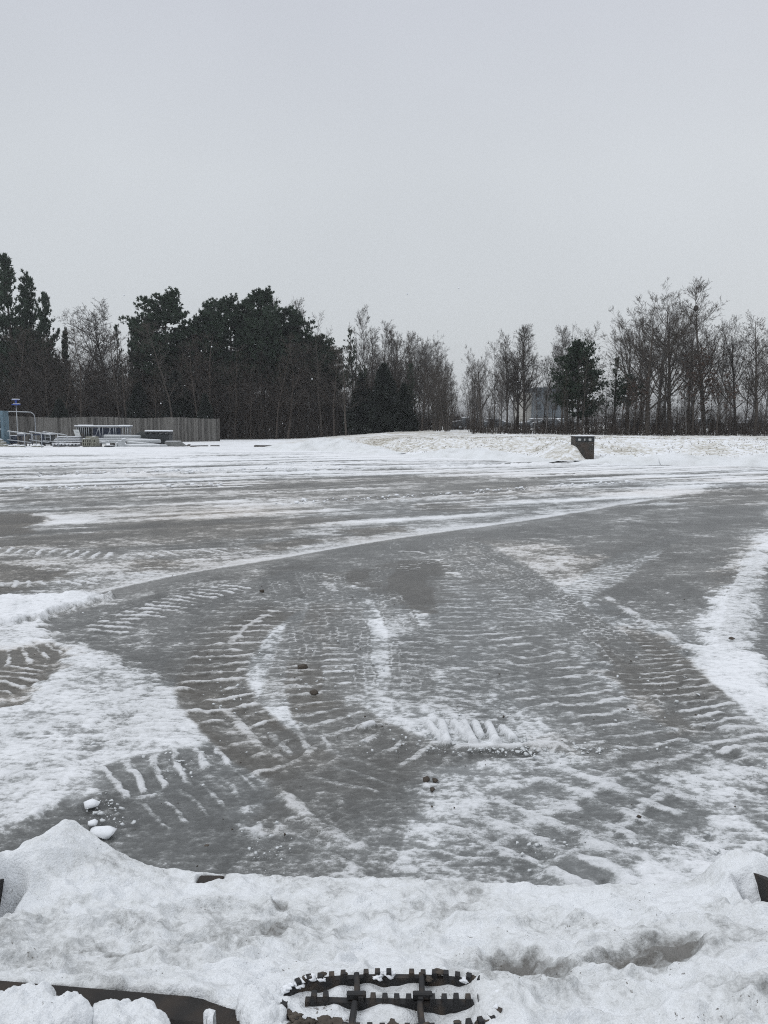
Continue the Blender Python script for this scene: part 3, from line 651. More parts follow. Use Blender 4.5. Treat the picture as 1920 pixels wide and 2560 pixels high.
bank('low ridge of plowed snow between the bank and the icy lot', [gp(1000, 1140), gp(1100, 1143), gp(1180, 1146), gp(1280, 1150), gp(1400, 1156)], 2.2, [.03, .22, .48, .5, .36, .22, .06], 17)
bank('lumpy plowed snow ridge right of the dark steel box', [gp(1420, 1160), gp(1520, 1160), gp(1640, 1160), gp(1760, 1162), gp(1860, 1164), gp(1990, 1166)], 2.0, [.05, .22, .38, .33, .46, .36, .40, .45, .4], 27)

# ------------------------------------------------------------------ steel drain box in the bank
root = tag(empty('drain_box', (9.55, 36.4, 0)), 'dark rusty steel drain box with snowy lid standing in the grassy bank', 'drain box')
W_, H_ = .90, 1.05
b = MB(); b.box((0, -.42, H_ * .40 - .12), (W_, .05, H_ * .80 + .24)); b.box((-W_ / 2 + .025, .02, H_ / 2 - .12), (.05, .83, H_ + .24)); b.box((W_ / 2 - .025, .02, H_ / 2 - .12), (.05, .83, H_ + .24)); b.box((0, .42, H_ / 2 - .12), (W_ - .1, .05, H_ + .24))
b.build('body', M_box, root)
b = MB()
zt, hb = H_ * .80 + .004, H_ * .20 - .008
for x0, x1 in ((-.45, -.33), (-.18, -.05), (.03, .17), (.32, .45)): b.box(((x0 + x1) / 2, -.425, zt + hb / 2), (x1 - x0, .05, hb))
b.box((0, -.428, zt + .02), (W_ * .99, .05, .04)); b.box((0, -.428, H_ - .03), (W_ * .99, .05, .05))
b.build('slotted_rim', M_black, root)
for x_, w_ in ((-.255, .15), (-.01, .08), (.245, .15)): MB().box((x_, -.405, zt + hb / 2), (w_, .01, hb)).build('backing_plate', M_white, root)
MB().box((0, 0, H_ + .02), (W_ + .04, .92, .035)).build('lid', M_box, root)
MB().box((0, 0, H_ + .058), (W_ + .02, .9, .04), bev=.02).build('snow_cap', M_snow, root, True)
b = MB(); b.box((.36, -.455, .70), (.03, .015, .05)); b.build('latch', M_galv, root)
# dark slit of the drain mouth in the snow in front
dm = MB(); p_ = gp(1450, 1156); dm.box((p_[0], p_[1], .02), (.50, .30, .10), bev=.02); tag(dm.build('drain_grate', M_black), 'flat black drain grate showing through snow before the steel box', 'drain grate')

# ------------------------------------------------------------------ fence
FA, FB = at(-40, 1112, 63.4), at(548, 1103, 79.0)
d_ = np.array([FB[0] - FA[0], FB[1] - FA[1]]); flen = np.hypot(*d_); ang = math.atan2(d_[1], d_[0])
root = tag(empty('picket_fence', (FA[0], FA[1], 0), ang), 'tall weathered grey wooden board fence before the dark woods', 'fence')
rf = random.Random(4); V, Fs, SH = [], [], []
u = 0.0
while u < flen:
    w = rf.uniform(.135, .15); h = 2.36 + rf.uniform(-.02, .025) + .06 * math.sin(u * .8); y0 = rf.uniform(-.006, .006); s_ = rf.random(); c = .03
    prof = [(u, -.1), (u + w, -.1), (u + w, h - c), (u + w - c, h), (u + c, h), (u, h - c)]; bse = len(V)
    for yy in (y0, y0 + .02):
        for px_, pz in prof: V.append((px_, yy, pz)); SH.append(s_)
    Fs.append(tuple(bse + i for i in range(6))); Fs.append(tuple(bse + 11 - i for i in range(6)))
    for i in range(6): Fs.append((bse + i, bse + 6 + i, bse + 6 + (i + 1) % 6, bse + (i + 1) % 6))
    u += w + rf.choice([.004, .006, .012])
me = bpy.data.meshes.new('boards'); me.from_pydata(V, [], Fs); me.materials.append(M_fence); attr(me, 'shade', np.array(SH)); link('boards', me, root)
b = MB()
for zz in (.4, 1.2, 2.0): b.box((flen / 2, .05, zz), (flen, .04, .09))
b.build('rails', M_timber, root)
u = 0.0
while u <= flen + .1:
    MB().box((min(u, flen), .115, 1.1), (.09, .09, 2.4)).build('post', M_timber, root); u += 2.44
MB().box((flen + .02, .02, 1.12), (.05, .16, 2.44)).build('end_board', M_timber, root)

# ------------------------------------------------------------------ yard clutter in front of the fence
def snowcap(root, c, d, rz=0.0, bev=.03): MB().box(c, d, rz, bev=bev).build('snow_cap', M_snow, root, True)
def P2(px, py, Y): return at(px, py, Y)
def thing(name, label, cat, loc, rz=0.0, group=None): return tag(empty(name, loc, rz), label, cat, group)

# tall blue grey rack cut by the frame's left edge
p = P2(-16, 1112, 58.0); root = thing('steel_rack', 'tall blue grey steel rack at the left edge beside the fence', 'rack', (p[0], 58, 0))
MB().box((.95, 0, 1.36), (.20, .9, 2.72), bev=.01).build('upright', M_bluegrey, root)
MB().box((-.55, 0, 1.36), (.20, .9, 2.72), bev=.01).build('upright', M_bluegrey, root)
MB().box((.2, .40, 1.36), (1.29, .05, 2.6)).build('back_panel', M_bluegrey, root)
for zz in (.55, 1.32, 1.92, 2.35):
    s = MB().box((.2, -.04, zz), (1.28, .8, .05)).build('shelf', M_galv, root); snowcap(s, (.2, -.30, zz + .05), (1.2, .28, .045), bev=.02)
for k, (xx, zz) in enumerate([(.0, .10), (.25, .30), (-.1, .62)]): pass
p = P2(4, 1116, 57.0); root = thing('block_pile', 'snowy stack of flat grey blocks at the foot of the blue grey rack', 'block pile', (p[0], 57, 0))
for k, (w, zz) in enumerate([(1.0, .09), (.75, .27), (.5, .45)]):
    s = MB().box((-.1 * k, 0, zz), (w, .5, .15), bev=.02).build('block', M_block, root); snowcap(s, (-.1 * k, 0, zz + .10), (w * .9, .45, .05), bev=.02)

# galvanised pipe arch
Ya = 61.0; c0, c1, c2 = P2(-60, 1026, Ya), P2(74, 1030, Ya), P2(87, 1040, Ya)
root = thing('pipe_arch', 'thin galvanised pipe arch rising above the fence at far left', 'pipe frame', (c2[0], Ya, 0))
pts = [c0 - [c2[0], Ya, 0], c1 - [c2[0], Ya, 0] - [.15, 0, 0], c1 - [c2[0], Ya, 0] + [.12, 0, -.02], np.array([-.07, 0, c2[2] + .12]), np.array([0, 0, c2[2] - .1]), np.array([0, 0, -.05])]
MB().tube(pts, .035).build('pipe', M_galv, root, True)
MB().tube([np.array([c0[0] - c2[0], 0, c0[2]]), np.array([c0[0] - c2[0], 0, -.05])], .035).build('leg', M_galv, root, True)

# post with a blue double plate head
Yp = 57.5; p = P2(46, 1117, Yp); zt_ = P2(46, 998, Yp)[2]
root = thing('capped_post', 'slim grey post with snow capped blue double plate head', 'post', (p[0], Yp, 0))
MB().tube([(0, 0, -.1), (0, 0, zt_ - .3)], .03).build('pole', M_galv, root, True)
hd = MB().box((0, 0, zt_ - .24), (.12, .12, .32), bev=.01).build('head', M_blue, root)
MB().box((0, 0, zt_ - .05), (.48, .34, .035)).build('plate', M_blue, hd); MB().box((0, 0, zt_ - .40), (.50, .34, .07)).build('plate', M_blue, hd)
snowcap(root, (0, 0, zt_ - .005), (.48, .34, .055), bev=.02); snowcap(root, (0.05, 0, zt_ - .345), (.44, .30, .035), bev=.015)

# three bent handrails leaning on posts
def handrail(label, xa, xb, yt, yb, xp, Yh):
    A, B = P2(xa, yt, Yh), P2(xb, yt + 7, Yh); C_, D_ = P2(xa + 1, yb, Yh), P2(xb, yb + 7, Yh); pf = P2(xp, 1121, Yh)
    root = thing('handrail', label, 'handrail', (pf[0], Yh, 0), 0, 'loose galvanised handrails'); o = np.array([pf[0], Yh, 0])
    A, B, C_, D_ = A - o, B - o, C_ - o, D_ - o
    r_ = .032
    MB().tube([A, B - [.18, 0, 0], B - [.05, 0, .03], B - [0, 0, .16], D_ + [0, 0, .16], D_ - [.05, 0, -.04], D_ - [.18, 0, 0], C_], r_).build('rail_loop', M_galv, root, True)
    MB().tube([A + [.18, 0, -.01], C_ + [.18, 0, 0]], r_ * .8).build('end_bar', M_galv, root, True)
    MB().tube([(0, -.07, -.06), (0, -.07, float(A[2]) - .06)], r_).build('post', M_galv, root, True)
    sn = MB().tube([A + [.05, 0, .035], B - [.2, 0, -.033]], .022, squash=.6).build('snow_cap', M_snow, root, True)
handrail('bent galvanised handrail nearest the blue grey rack', 18, 82, 1078, 1099, 64, 54.2)
handrail('middle bent galvanised handrail of the three', 72, 126, 1079, 1099, 106, 54.0)
handrail('longest galvanised handrail, beside the stacked boards', 106, 168, 1080, 1101, 147, 54.6)

# carts and boxes behind the handrails
def cart(name, label, cat, px, Yc, w, d, h, z0, mat, wheels=True, cap=.06):
    p = P2(px, 1115, Yc); root = thing(name, label, cat, (p[0], Yc, 0))
    MB().box((0, 0, z0 + h / 2), (w, d, h), bev=.03).build('body', mat, root)
    b = MB(); b.box((0, -d / 2 - .012, z0 + h * .35), (w * .9, .02, h * .08)); b.box((0, -d / 2 - .012, z0 + h * .75), (w * .9, .02, h * .08)); b.build('rib', M_galv, root)
    snowcap(root, (0, 0, z0 + h + cap / 2 + .002), (w * 1.02, d * 1.02, cap))
    if wheels:
        for sx in (-1, 1):
            for sy in (-1, 1): MB().tube([(sx * w * .38, sy * d * .4 - .03, .11), (sx * w * .38, sy * d * .4 + .03, .11)], .11, 12).build('wheel', M_rubber, root, True)
    else:
        for sx in (-1, 1): MB().box((sx * w * .4, 0, z0 / 2), (.1, d * .9, z0)).build('foot', M_timber, root)
    return root
cart('tool_cart', 'low navy wheeled cart under snow behind the handrails', 'cart', 38, 58.8, 1.1, .7, .55, .24, M_navy)
cart('storage_box', 'black storage box with thick snow lid behind the handrails', 'box', 120, 59.5, .95, .7, .78, .12, M_black, False, .09)
cart('work_bench', 'small dark bench with snowy top between the loose handrails', 'bench', 56, 57.6, .50, .5, .14, .80, M_navy, False)
p = P2(94, 1117, 59); root = thing('sawhorse', 'dark sawhorse half hidden behind the middle handrail', 'sawhorse', (p[0], 59, 0))
MB().box((0, 0, .9), (1.1, .08, .10)).build('beam', M_navy, root)
for sx in (-1, 1):
    for sy in (-1, 1): MB().tube([(sx * .45, 0, .87), (sx * .5, sy * .28, -.03)], .03, 6).build('leg', M_navy, root)
for k, px in enumerate((28, 40, 57, 84, 100)):
    p = P2(px, 1116, 56.4); V, Fc = icoball(rf, 2, .25, (.24 + .05 * (k % 3), .2, .10)); V[:, 2] += .09
    o = link('curb_stone', np_mesh('curb_stone', V, Fc, M_block, True), None, (p[0], 56.4 + .2 * (k % 2), 0)); o.rotation_euler = (0, 0, k)
    tag(o, 'small snow covered grey stone on the ground under the handrails', 'stone', 'stones under the handrails')
    V2 = V.copy(); V2 = V2 * [1.02, 1.02, .7] + [0, 0, .055]; link('snow_cap', np_mesh('snow_cap', V2, Fc, M_snow, True), o)

# stacks of boards and corrugated sheet
p = P2(180, 1113, 58.6); root = thing('board_stack', 'snow topped stack of long grey boards behind the longest handrail', 'board stack', (p[0], 58.6, 0))
for k in range(4):
    s = MB().box((.05 * k - .3, 0, .34 + .13 * k), (2.2 - .15 * k, .6, .045)).build('board', M_pvc, root)
    snowcap(s, (.05 * k - .3, -.1, .34 + .13 * k + .043), (2.1 - .15 * k, .55, .04), bev=.015)
for xx in (-1.0, .2, .7): MB().box((xx, 0, .15), (.14, .6, .32)).build('support', M_timber, root)
for xx in (-.8, .5): MB().box((xx, 0, .55), (.10, .5, .42)).build('support', M_timber, root)
p = P2(166, 1117, 57.0); root = thing('corrugated_sheets', 'snowy stack of corrugated sheets lying in front of the boards', 'sheet stack', (p[0], 57, 0))
for k in range(2):
    V = []; nx = 40
    for i in range(nx):
        xx = -.95 + 1.9 * i / (nx - 1); zz = .12 + .10 * k + .035 * math.sin(xx * 24)
        V += [(xx, -.35, zz), (xx, .35, zz), (xx, .35, zz + .02), (xx, -.35, zz + .02)]
    Fs = [(4 * i + a_, 4 * (i + 1) + a_, 4 * (i + 1) + (a_ + 1) % 4, 4 * i + (a_ + 1) % 4) for i in range(nx - 1) for a_ in range(4)]
    m_ = MB(); m_.add(V, Fs); s = m_.build('sheet', M_galv if k == 0 else M_snow, root)
MB().box((0, 0, .04), (1.8, .6, .07)).build('support', M_timber, root)
# leaning white panel
p = P2(188, 1092, 58.8); root = thing('white_panel', 'white panel leaning at a slant beside the truss rack', 'panel', (p[0], 59.2, p[2]))
ca = math.radians(-24); R_ = [[math.cos(ca), 0, -math.sin(ca)], [0, 1, 0], [math.sin(ca), 0, math.cos(ca)]]
MB().box((0, 0, .27), (.42, .05, .55), rot=[[1, 0, -.35], [0, 1, .2], [0, 0, 1]], bev=.015).build('board', M_greypanel, root)
MB().box((-.02, -.028, .38), (.24, .006, .06), rot=[[1, 0, -.35], [0, 1, .2], [0, 0, 1]]).build('slot', M_pvc, root)
MB().box((.0, .30, .1), (.7, .3, .28), bev=.02).build('base_block', M_timber, root); MB().box((0, .3, -.3), (.6, .3, .55)).build('pedestal', M_timber, root)

# truss rack: stacked lattice sections under snow
Yt = 60.0; pl, pr = P2(192, 1067, Yt), P2(327, 1068, Yt); zt_ = pl[2]
root = thing('truss_rack', 'stacked grey lattice truss sections under a layer of snow', 'truss', ((pl[0] + pr[0]) / 2, Yt, 0))
Lt = pr[0] - pl[0]; zb = .55
for yy, nm in ((-.35, 'front_frame'), (.35, 'rear_frame')):
    b = MB(); b.tube([(-Lt / 2, yy, zt_), (Lt / 2, yy, zt_)], .04); b.tube([(-Lt / 2, yy, zb), (Lt / 2, yy, zb)], .04)
    for xx in (-.93, -.86, -.79, -.72, -.66, -.58, -.5, -.1, .02, .28, .42, .5, .75, .86, .93): b.tube([(xx * Lt / 2, yy, zb), (xx * Lt / 2, yy, zt_)], .028, 6)
    for x0, x1 in ((-.30, -.12), (.0, .02), (.13, .34), (-.02, -.16)): b.tube([(x0 * Lt / 2, yy + .01, zb), (x1 * Lt / 2, yy + .01, zt_)], .026, 6)
    b.build(nm, M_galv, root, True)
MB().box((-Lt * .36, 0, (zb + zt_) / 2), (Lt * .22, .5, zt_ - zb - .15)).build('panel_stack', M_dgreen, root)
b = MB(); b.box((.05 * Lt, .1, (zb + zt_) / 2), (Lt * .5, .3, zt_ - zb - .2)); b.build('panel_stack', M_navy, root)
for sx in (-.9, -.3, .3, .9): MB().box((sx * Lt / 2, 0, zb / 2 - .02), (.12, .8, zb - .06)).build('support', M_timber, root)
snowcap(root, (0, 0, zt_ + .075), (Lt * 1.02, .85, .08)); snowcap(root, (-Lt * .33, 0, zt_ + .13), (Lt * .22, .8, .06)); snowcap(root, (Lt * .38, 0, zt_ + .12), (Lt * .16, .7, .05))

# open concrete lattice pallet
p = P2(228, 1120, 56.2); root = thing('block_lattice', 'stack of tan hollow concrete blocks with square holes', 'block stack', (p[0], 56.2, 0))
b = MB()
nx_, nz_ = 5, 2
wL = 1.02; zs = [.10, .34, .60]
for zz in zs: b.box((0, 0, zz), (wL, .7, .05))
for r_ in range(2):
    for i in range(8): b.box((-wL / 2 + .03 + i * (wL - .06) / 7, 0, (zs[r_] + zs[r_ + 1]) / 2), (.05 if i not in (2, 5) else .10, .69, zs[r_ + 1] - zs[r_] - .052))
b.build('blocks', M_block, root)
MB().box((0, .33, .36), (wL * .97, .02, .46)).build('hole_shade_sheet', M_black, root)  # black sheet added behind the block holes, standing in for the shade inside
MB().box((.1, 0, .72), (.72, .65, .16), bev=.01).build('top_block', M_block, root)
for xx in (-.38, -.15, .02, .33): snowcap(root, (xx, -.18, .645 if xx < .1 else .82), (.17, .3, .05), bev=.02)
MB().box((0, 0, .03), (1.0, .7, .08)).build('pallet', M_black, root)

# grey pipes and profiles
def pipe(label, xa, ya, xb, yb, Yc, r_, snow=True, mat=None, dz=0.0):
    A, B = P2(xa, ya, Yc), P2(xb, yb, Yc + .3); c = (A + B) / 2; root = thing('grey_pipe', label, 'pipe', (c[0], Yc, c[2]), 0, 'grey pipes in the yard'); o = np.array([c[0], Yc, c[2]])
    b = MB(); b.tube([A - o, (A + B) / 2 - o, B - o], r_, 14); b.build('barrel', mat or M_pvc, root, True)
    A2, B2 = A - o, B - o; dd = (B2 - A2) / np.linalg.norm(B2 - A2)
    MB().tube([A2 - dd * .004, A2 - dd * .010], r_ * .82, 12).build('bore_shade_disc', M_black, root)  # flat black disc on the solid end paints the dark of a hollow pipe
    if snow: MB().tube([A2 + dd * .05 + [0, 0, r_ * .75], (A2 + B2) / 2 + [0, 0, r_ * .80], B2 - dd * .05 + [0, 0, r_ * .75]], r_ * .62, 10, squash=.6).build('snow_cap', M_snow, root, True)
pipe('thick grey pipe under snow lying across the front of the truss', 260, 1091, 352, 1092, 59.0, .12)
pipe('long grey pipe low in the pile, reaching toward the black bins', 300, 1115, 418, 1116, 56.6, .13)
pipe('slanting grey pipe crossing over the lowest pipe', 318, 1106, 400, 1114, 57.2, .10)
pipe('upper grey pipe with rounded end beside the black bins', 312, 1103, 402, 1103, 58.2, .12)
pipe('thin grey pipe behind the slanting pipe', 310, 1097, 398, 1101, 58.7, .07)
for k, (xa, xb, yy, Yc, lb) in enumerate([(242, 312, 1099, 58.3, 'upper grey box beam behind the hollow blocks'), (246, 312, 1105, 57.9, 'lower grey box beam behind the hollow blocks')]):
    A, B = P2(xa, yy, Yc), P2(xb, yy, Yc); root = thing('box_beam', lb, 'beam', ((A[0] + B[0]) / 2, Yc, 0), 0, 'grey box beams')
    MB().box((0, 0, A[2]), (B[0] - A[0], .25, .16), bev=.01).build('beam', M_pvc, root); snowcap(root, (0, 0, A[2] + .10), (B[0] - A[0], .25, .03), bev=.01)
    for sx in (-1, 1): MB().box((sx * (B[0] - A[0]) * .42, 0, (A[2] - .085) / 2 - .02), (.12, .22, A[2] - .05)).build('support', M_timber, root)
for k, (px, h_) in enumerate([(262, .42), (300, .5), (306, .62), (290, .34)]):
    p = P2(px, 1118, 56.4); root = thing('steel_offcut', ['square grey offcut beside the hollow blocks', 'tilted pale offcut in front of the grey pipes', 'upright grey offcut at the pipe ends', 'snowy folded offcut among the pipe ends'][k], 'offcut', (p[0], 56.3 + .12 * k, 0), .4 * k, 'metal offcuts by the pipes')
    MB().box((0, 0, h_ / 2 - .02), (.26, .20, h_), rot=[[1, 0, .25 * (k - 1)], [0, 1, 0], [0, 0, 1]], bev=.012).build('profile', M_pvc, root); snowcap(root, (.25 * (k - 1) * h_ / 2, 0, h_ + .0), (.27, .2, .05), bev=.02)
p = P2(258, 1120, 56.0); root = thing('scrap_bucket', 'small white bucket on black scrap in front of the hollow blocks', 'bucket', (p[0] + .1, 55.9, 0))
MB().tube([(0, 0, -.02), (0, 0, .22)], [.10, .13], 12).build('pail', M_white, root, True); b = MB(); b.box((.35, .1, .06), (.7, .4, .13), bev=.03); b.box((-.3, .12, .05), (.4, .3, .1), bev=.03); b.build('scrap_plate', M_black, root)
snowcap(root, (.4, .12, .15), (.5, .25, .05), bev=.02)
# folded dark net behind the bins
Yn = 61.2; p = P2(349, 1095, Yn)
V, Fc = icoball(rf, 4, .35, (.95, .5, .62)); V[:, 2] += .38 + .12 * np.sin(V[:, 0] * 3)
tag(link('net_heap', np_mesh('net_heap', V, Fc, M_dgreen, True), None, (p[0], Yn, 0)), 'crumpled heap of dark netting between truss and black bins', 'net heap')
# black bins
Yb = 59.6; p0, p1 = P2(367, 1080, Yb), P2(428, 1080, Yb); wB = p1[0] - p0[0]; zt_ = p0[2]
root = thing('black_bin', 'black plastic bin with slotted rim and thick snow on top', 'bin', ((p0[0] + p1[0]) / 2, Yb, 0))
MB().box((0, 0, (zt_ - .2) / 2), (wB * .96, 1.0, zt_ - .18), bev=.03).build('body', M_black, root)
b = MB()
for i in range(14): b.box((-wB * .44 + i * wB * .88 / 13, -.505, .50), (.03, .03, zt_ - .75))
b.build('rib', M_dgreen, root)
b = MB(); b.box((0, 0, zt_ - .18), (wB, 1.04, .05)); b.box((0, 0, zt_ + .0), (wB, 1.04, .06))
for i in range(5): b.box((-wB * .46 + i * wB * .92 / 4, 0, zt_ - .09), (.12, 1.0, .13))
b.build('rim', M_black, root)
for xx in (-.25, .12, .34): MB().box((xx * wB, -.2, zt_ - .12), (.24, .3, .04), bev=.01).build('snow_ledge', M_snow, root)
snowcap(root, (0, 0, zt_ + .085), (wB * 1.02, 1.05, .11), bev=.04)
# wedge ended beam
Yw = 57.4; A, B = P2(414, 1112, Yw), P2(466, 1112, Yw); w = B[0] - A[0]
root = thing('wedge_beam', 'grey beam with a slanted end lying right of the pipes', 'beam', ((A[0] + B[0]) / 2, Yw, 0))
m_ = MB(); h_ = .36; vs = [(-w / 2, -.2, .06), (w / 2, -.2, .06), (w / 2 - .45, -.2, .06 + h_), (-w / 2, -.2, .06 + h_ - .03)]; vs += [(x_, .2, z_) for x_, _, z_ in vs]
m_.add(vs, [(0, 1, 2, 3), (7, 6, 5, 4), (0, 4, 5, 1), (1, 5, 6, 2), (2, 6, 7, 3), (3, 7, 4, 0)]); m_.build('beam', simple('grey_beam', (.17, .175, .17), .8, var=.2), root)
snowcap(root, (-.2, 0, .06 + h_ + .005), (w - .5, .4, .05), bev=.02); MB().box((0, 0, .02), (w * .9, .5, .08)).build('support', M_timber, root)
V, Fc = icoball(rf, 2, .3, (.2, .15, .12)); V[:, 2] += .09; p = P2(472, 1115, 57.2)
tag(link('bark_lump', np_mesh('bark_lump', V, Fc, M_timber, True), None, (p[0], 57.2, 0)), 'small dark lump at the tip of the wedge ended beam', 'debris')
def timber(label, xa, ya, xb, yb, hgt=.10):
    A, B = gp(xa, ya), gp(xb, yb); c = (A + B) / 2; an = math.atan2(*(B - A)[::-1]); ln = float(np.hypot(*(B - A)))
    root = thing('landscape_timber', label, 'timber', (c[0], c[1], .0), an, 'dark timbers in the snow')
    MB().box((0, 0, hgt / 2 + .02), (ln, .14, hgt), bev=.02).build('beam', M_timber, root); snowcap(root, (0, .02, hgt + .045), (ln * .97, .12, .05), bev=.02)
timber('short dark timber end lying in snow right of the wedge ended beam', 476, 1118, 520, 1117, .09)
timber('dark timber in the snow just before the fence end', 526, 1117, 549, 1117, .09)
timber('long dark timber in the snow right of the fence', 636, 1118, 776, 1120, .13)
timber('dark timber at the foot of the grassy bank', 962, 1126, 1098, 1132, .12)

# ------------------------------------------------------------------ trees
def basis(d):
    a_ = np.where(np.abs(d[:, 2:3]) < .9, np.array([[0, 0, 1.0]]), np.array([[1.0, 0, 0]]))
    u = np.cross(d, a_); u /= np.linalg.norm(u, axis=1, keepdims=True); return u, np.cross(d, u)
def tubes(name, segs, mat, k=3):
    A = np.array([s[0] for s in segs]); B = np.array([s[1] for s in segs]); ra = np.array([s[2] for s in segs]); rb = np.array([s[3] for s in segs])
    d = B - A; d /= np.linalg.norm(d, axis=1, keepdims=True) + 1e-9; u, w = basis(d); n = len(A); V = []
    for c, rr in ((A, ra), (B, rb)):
        for j in range(k):
            t = 2 * math.pi * j / k; V.append(c + rr[:, None] * (math.cos(t) * u + math.sin(t) * w))
    V = np.stack(V, 1).reshape(-1, 3); base = np.arange(n)[:, None] * 2 * k
    Fc = np.concatenate([base + np.array([[j, (j + 1) % k, k + (j + 1) % k, k + j]]) for j in range(k)])
    return np_mesh(name, V, Fc, mat)
def unit(v): return v / (np.linalg.norm(v) + 1e-9)
def grow(rng, segs, ends_, p, d, Ln, r, lev, cfg):
    n = max(2, int(round(Ln / cfg['step'][min(lev, len(cfg['step']) - 1)])));
    st = Ln / n; t0 = cfg['t0'][min(lev, len(cfg['t0']) - 1)]; nch = cfg['n'][lev] if lev < len(cfg['n']) else 0
    ch_at = np.sort(rng.uniform(t0, 1.0, nch)) if nch else []
    ci = 0; r0 = r
    az = rng.uniform(0, 6.28)
    for i in range(n):
        d = unit(d + rng.normal(0, cfg['wig'][min(lev, len(cfg['wig']) - 1)], 3) + np.array([0, 0, cfg['up'][min(lev, len(cfg['up']) - 1)]]))
        q = p + d * st; r1 = max(r * (1 - (i + 1) / n * (1 - cfg['tip'])), cfg['rmin'])
        segs[0 if lev == 0 else 1].append((p, q, r0, r1))
        while ci < len(ch_at) and ch_at[ci] <= (i + 1) / n:
            t = ch_at[ci]; pp = p + (q - p) * min(max((t - i / n) * n, 0), 1); ci += 1
            az += 2.4 + rng.normal(0, .5)
            u, w = basis(d[None]); side = math.cos(az) * u[0] + math.sin(az) * w[0]
            an = math.radians(rng.normal(cfg['ang'][min(lev, len(cfg['ang']) - 1)], 8)); dd = unit(d * math.cos(an) + side * math.sin(an))
            cl = Ln * cfg['len'][min(lev, len(cfg['len']) - 1)] * (cfg['prof'](t) if lev == 0 else (1.15 - .6 * t)) * rng.uniform(.75, 1.2)
            if cl > .12: grow(rng, segs, ends_, pp, dd, cl, max(min(r0 * .6, cl * cfg['rat']), cfg['rmin']), lev + 1, cfg)
        p, r0 = q, r1
    ends_.append((p, d, lev))
def bare_mesh(seed, style):
    rng = np.random.default_rng(seed); segs = [[], []]; e = []
    base = dict(step=[.6, .4, .3, .28, .25], wig=[.028, .05, .06, .07, .07], up=[.07, .05, .05, .05, .04], tip=.10, rmin=.0075, rat=.016, ang=[40, 34, 32, 30], t0=[.3, .18, .15, .1])
    if style == 'vase':       # wide, forked low, long ascending limbs; 13 m
        cfg = dict(base, n=[18, 10, 7, 4], len=[.62, .42, .42, .5], prof=lambda t: 1.1 - .65 * t, t0=[.2, .15, .15, .1]); cfg['ang'] = [46, 34, 34, 34]
        grow(rng, segs, e, np.zeros(3), np.array([0, 0, 1.0]), 12.2, .24, 0, cfg)
    elif style == 'poplar':   # tall straight leader, short ascending limbs
        cfg = dict(base, n=[34, 9, 6, 3], len=[.34, .45, .45, .5], prof=lambda t: 1.15 - .85 * t, t0=[.22, .12, .1, .1]); cfg['ang'] = [38, 34, 32, 32]
        grow(rng, segs, e, np.zeros(3), np.array([0, 0, 1.0]), 13, .17, 0, cfg)
    elif style == 'twisty':   # crooked limbs, round head
        cfg = dict(base, n=[13, 10, 7, 4], len=[.55, .45, .42, .5], prof=lambda t: 1.0 - .5 * t, t0=[.3, .2, .15, .1]); cfg['wig'] = [.08, .13, .13, .13, .13]; cfg['ang'] = [40, 42, 40, 38]
        grow(rng, segs, e, np.zeros(3), np.array([0.05, 0, 1.0]), 9.5, .20, 0, cfg)
    elif style == 'slim':     # thin young stem
        cfg = dict(base, n=[20, 7, 4], len=[.26, .45, .5], prof=lambda t: 1.2 - .8 * t, t0=[.25, .1, .1]); cfg['ang'] = [36, 40, 40, 40]
        grow(rng, segs, e, np.zeros(3), unit(np.array([rng.normal(0, .05), rng.normal(0, .05), 1.0])), 10, .085, 0, cfg)
    elif style == 'clump':    # many stems from one root
        cfg = dict(base, n=[9, 6, 4], len=[.34, .45, .5], prof=lambda t: 1.1 - .6 * t, t0=[.2, .1, .1]); cfg['ang'] = [26, 34, 36, 40]
        for k in range(13):
            a_ = rng.uniform(0, 6.28); s_ = abs(rng.normal(0, .22))
            grow(rng, segs, e, np.array([math.cos(a_) * .35, math.sin(a_) * .35, 0]), unit(np.array([math.cos(a_) * s_, math.sin(a_) * s_, 1])), rng.uniform(6.0, 9.0), .06, 0, cfg)
    return segs, e
BARE = {}; TRK = {}
for st, seeds in (('vase', (1, 2, 3)), ('poplar', (11, 12, 13)), ('twisty', (21, 22)), ('slim', (31, 32, 33, 34)), ('clump', (41, 42))):
    BARE[st] = []
    for sd in seeds:
        segs, e = bare_mesh(sd, st); h_ = max(s[1][2] for s in segs[0] + segs[1])
        sh = st in ('slim', 'clump')
        TRK[(st, len(BARE[st]))] = segs[0]; BARE[st].append((tubes('trunk', segs[0], M_bark, 6), tubes('crown', segs[1], M_bark_pale if sh else M_bark, 3), h_, e))
NTREE = [0]
def copy_mesh_mat(me, mat):
    key = me.name + mat.name
    if key not in MM: c = me.copy(); c.materials.clear(); c.materials.append(mat); MM[key] = c
    return MM[key]
MM = {}
def ground_z(x, y): return float(terrain(np.array([x]), np.array([y]))[0])
def bare(style, px, top, Yd, label, group=None, name='bare_tree', wide=1.0, dark=None, var=None, rz=None, base=None):
    k = NTREE[0]; NTREE[0] += 1
    var = (k if var is None else var) % len(BARE[style]); tm, cm, h_, e = BARE[style][var]
    p = at(px, top, Yd); z0 = ground_z(p[0], Yd); s_ = (p[2] - z0) / h_
    root = tag(empty(name, (p[0], Yd, z0 - .05), k * 1.9 if rz is None else rz), label, 'tree', group)
    root.scale = (s_ * wide, s_ * wide, s_)
    if dark: tm, cm = copy_mesh_mat(tm, dark), copy_mesh_mat(cm, dark)
    link('trunk', tm, root); link('crown', cm, root)
    return root, s_, h_

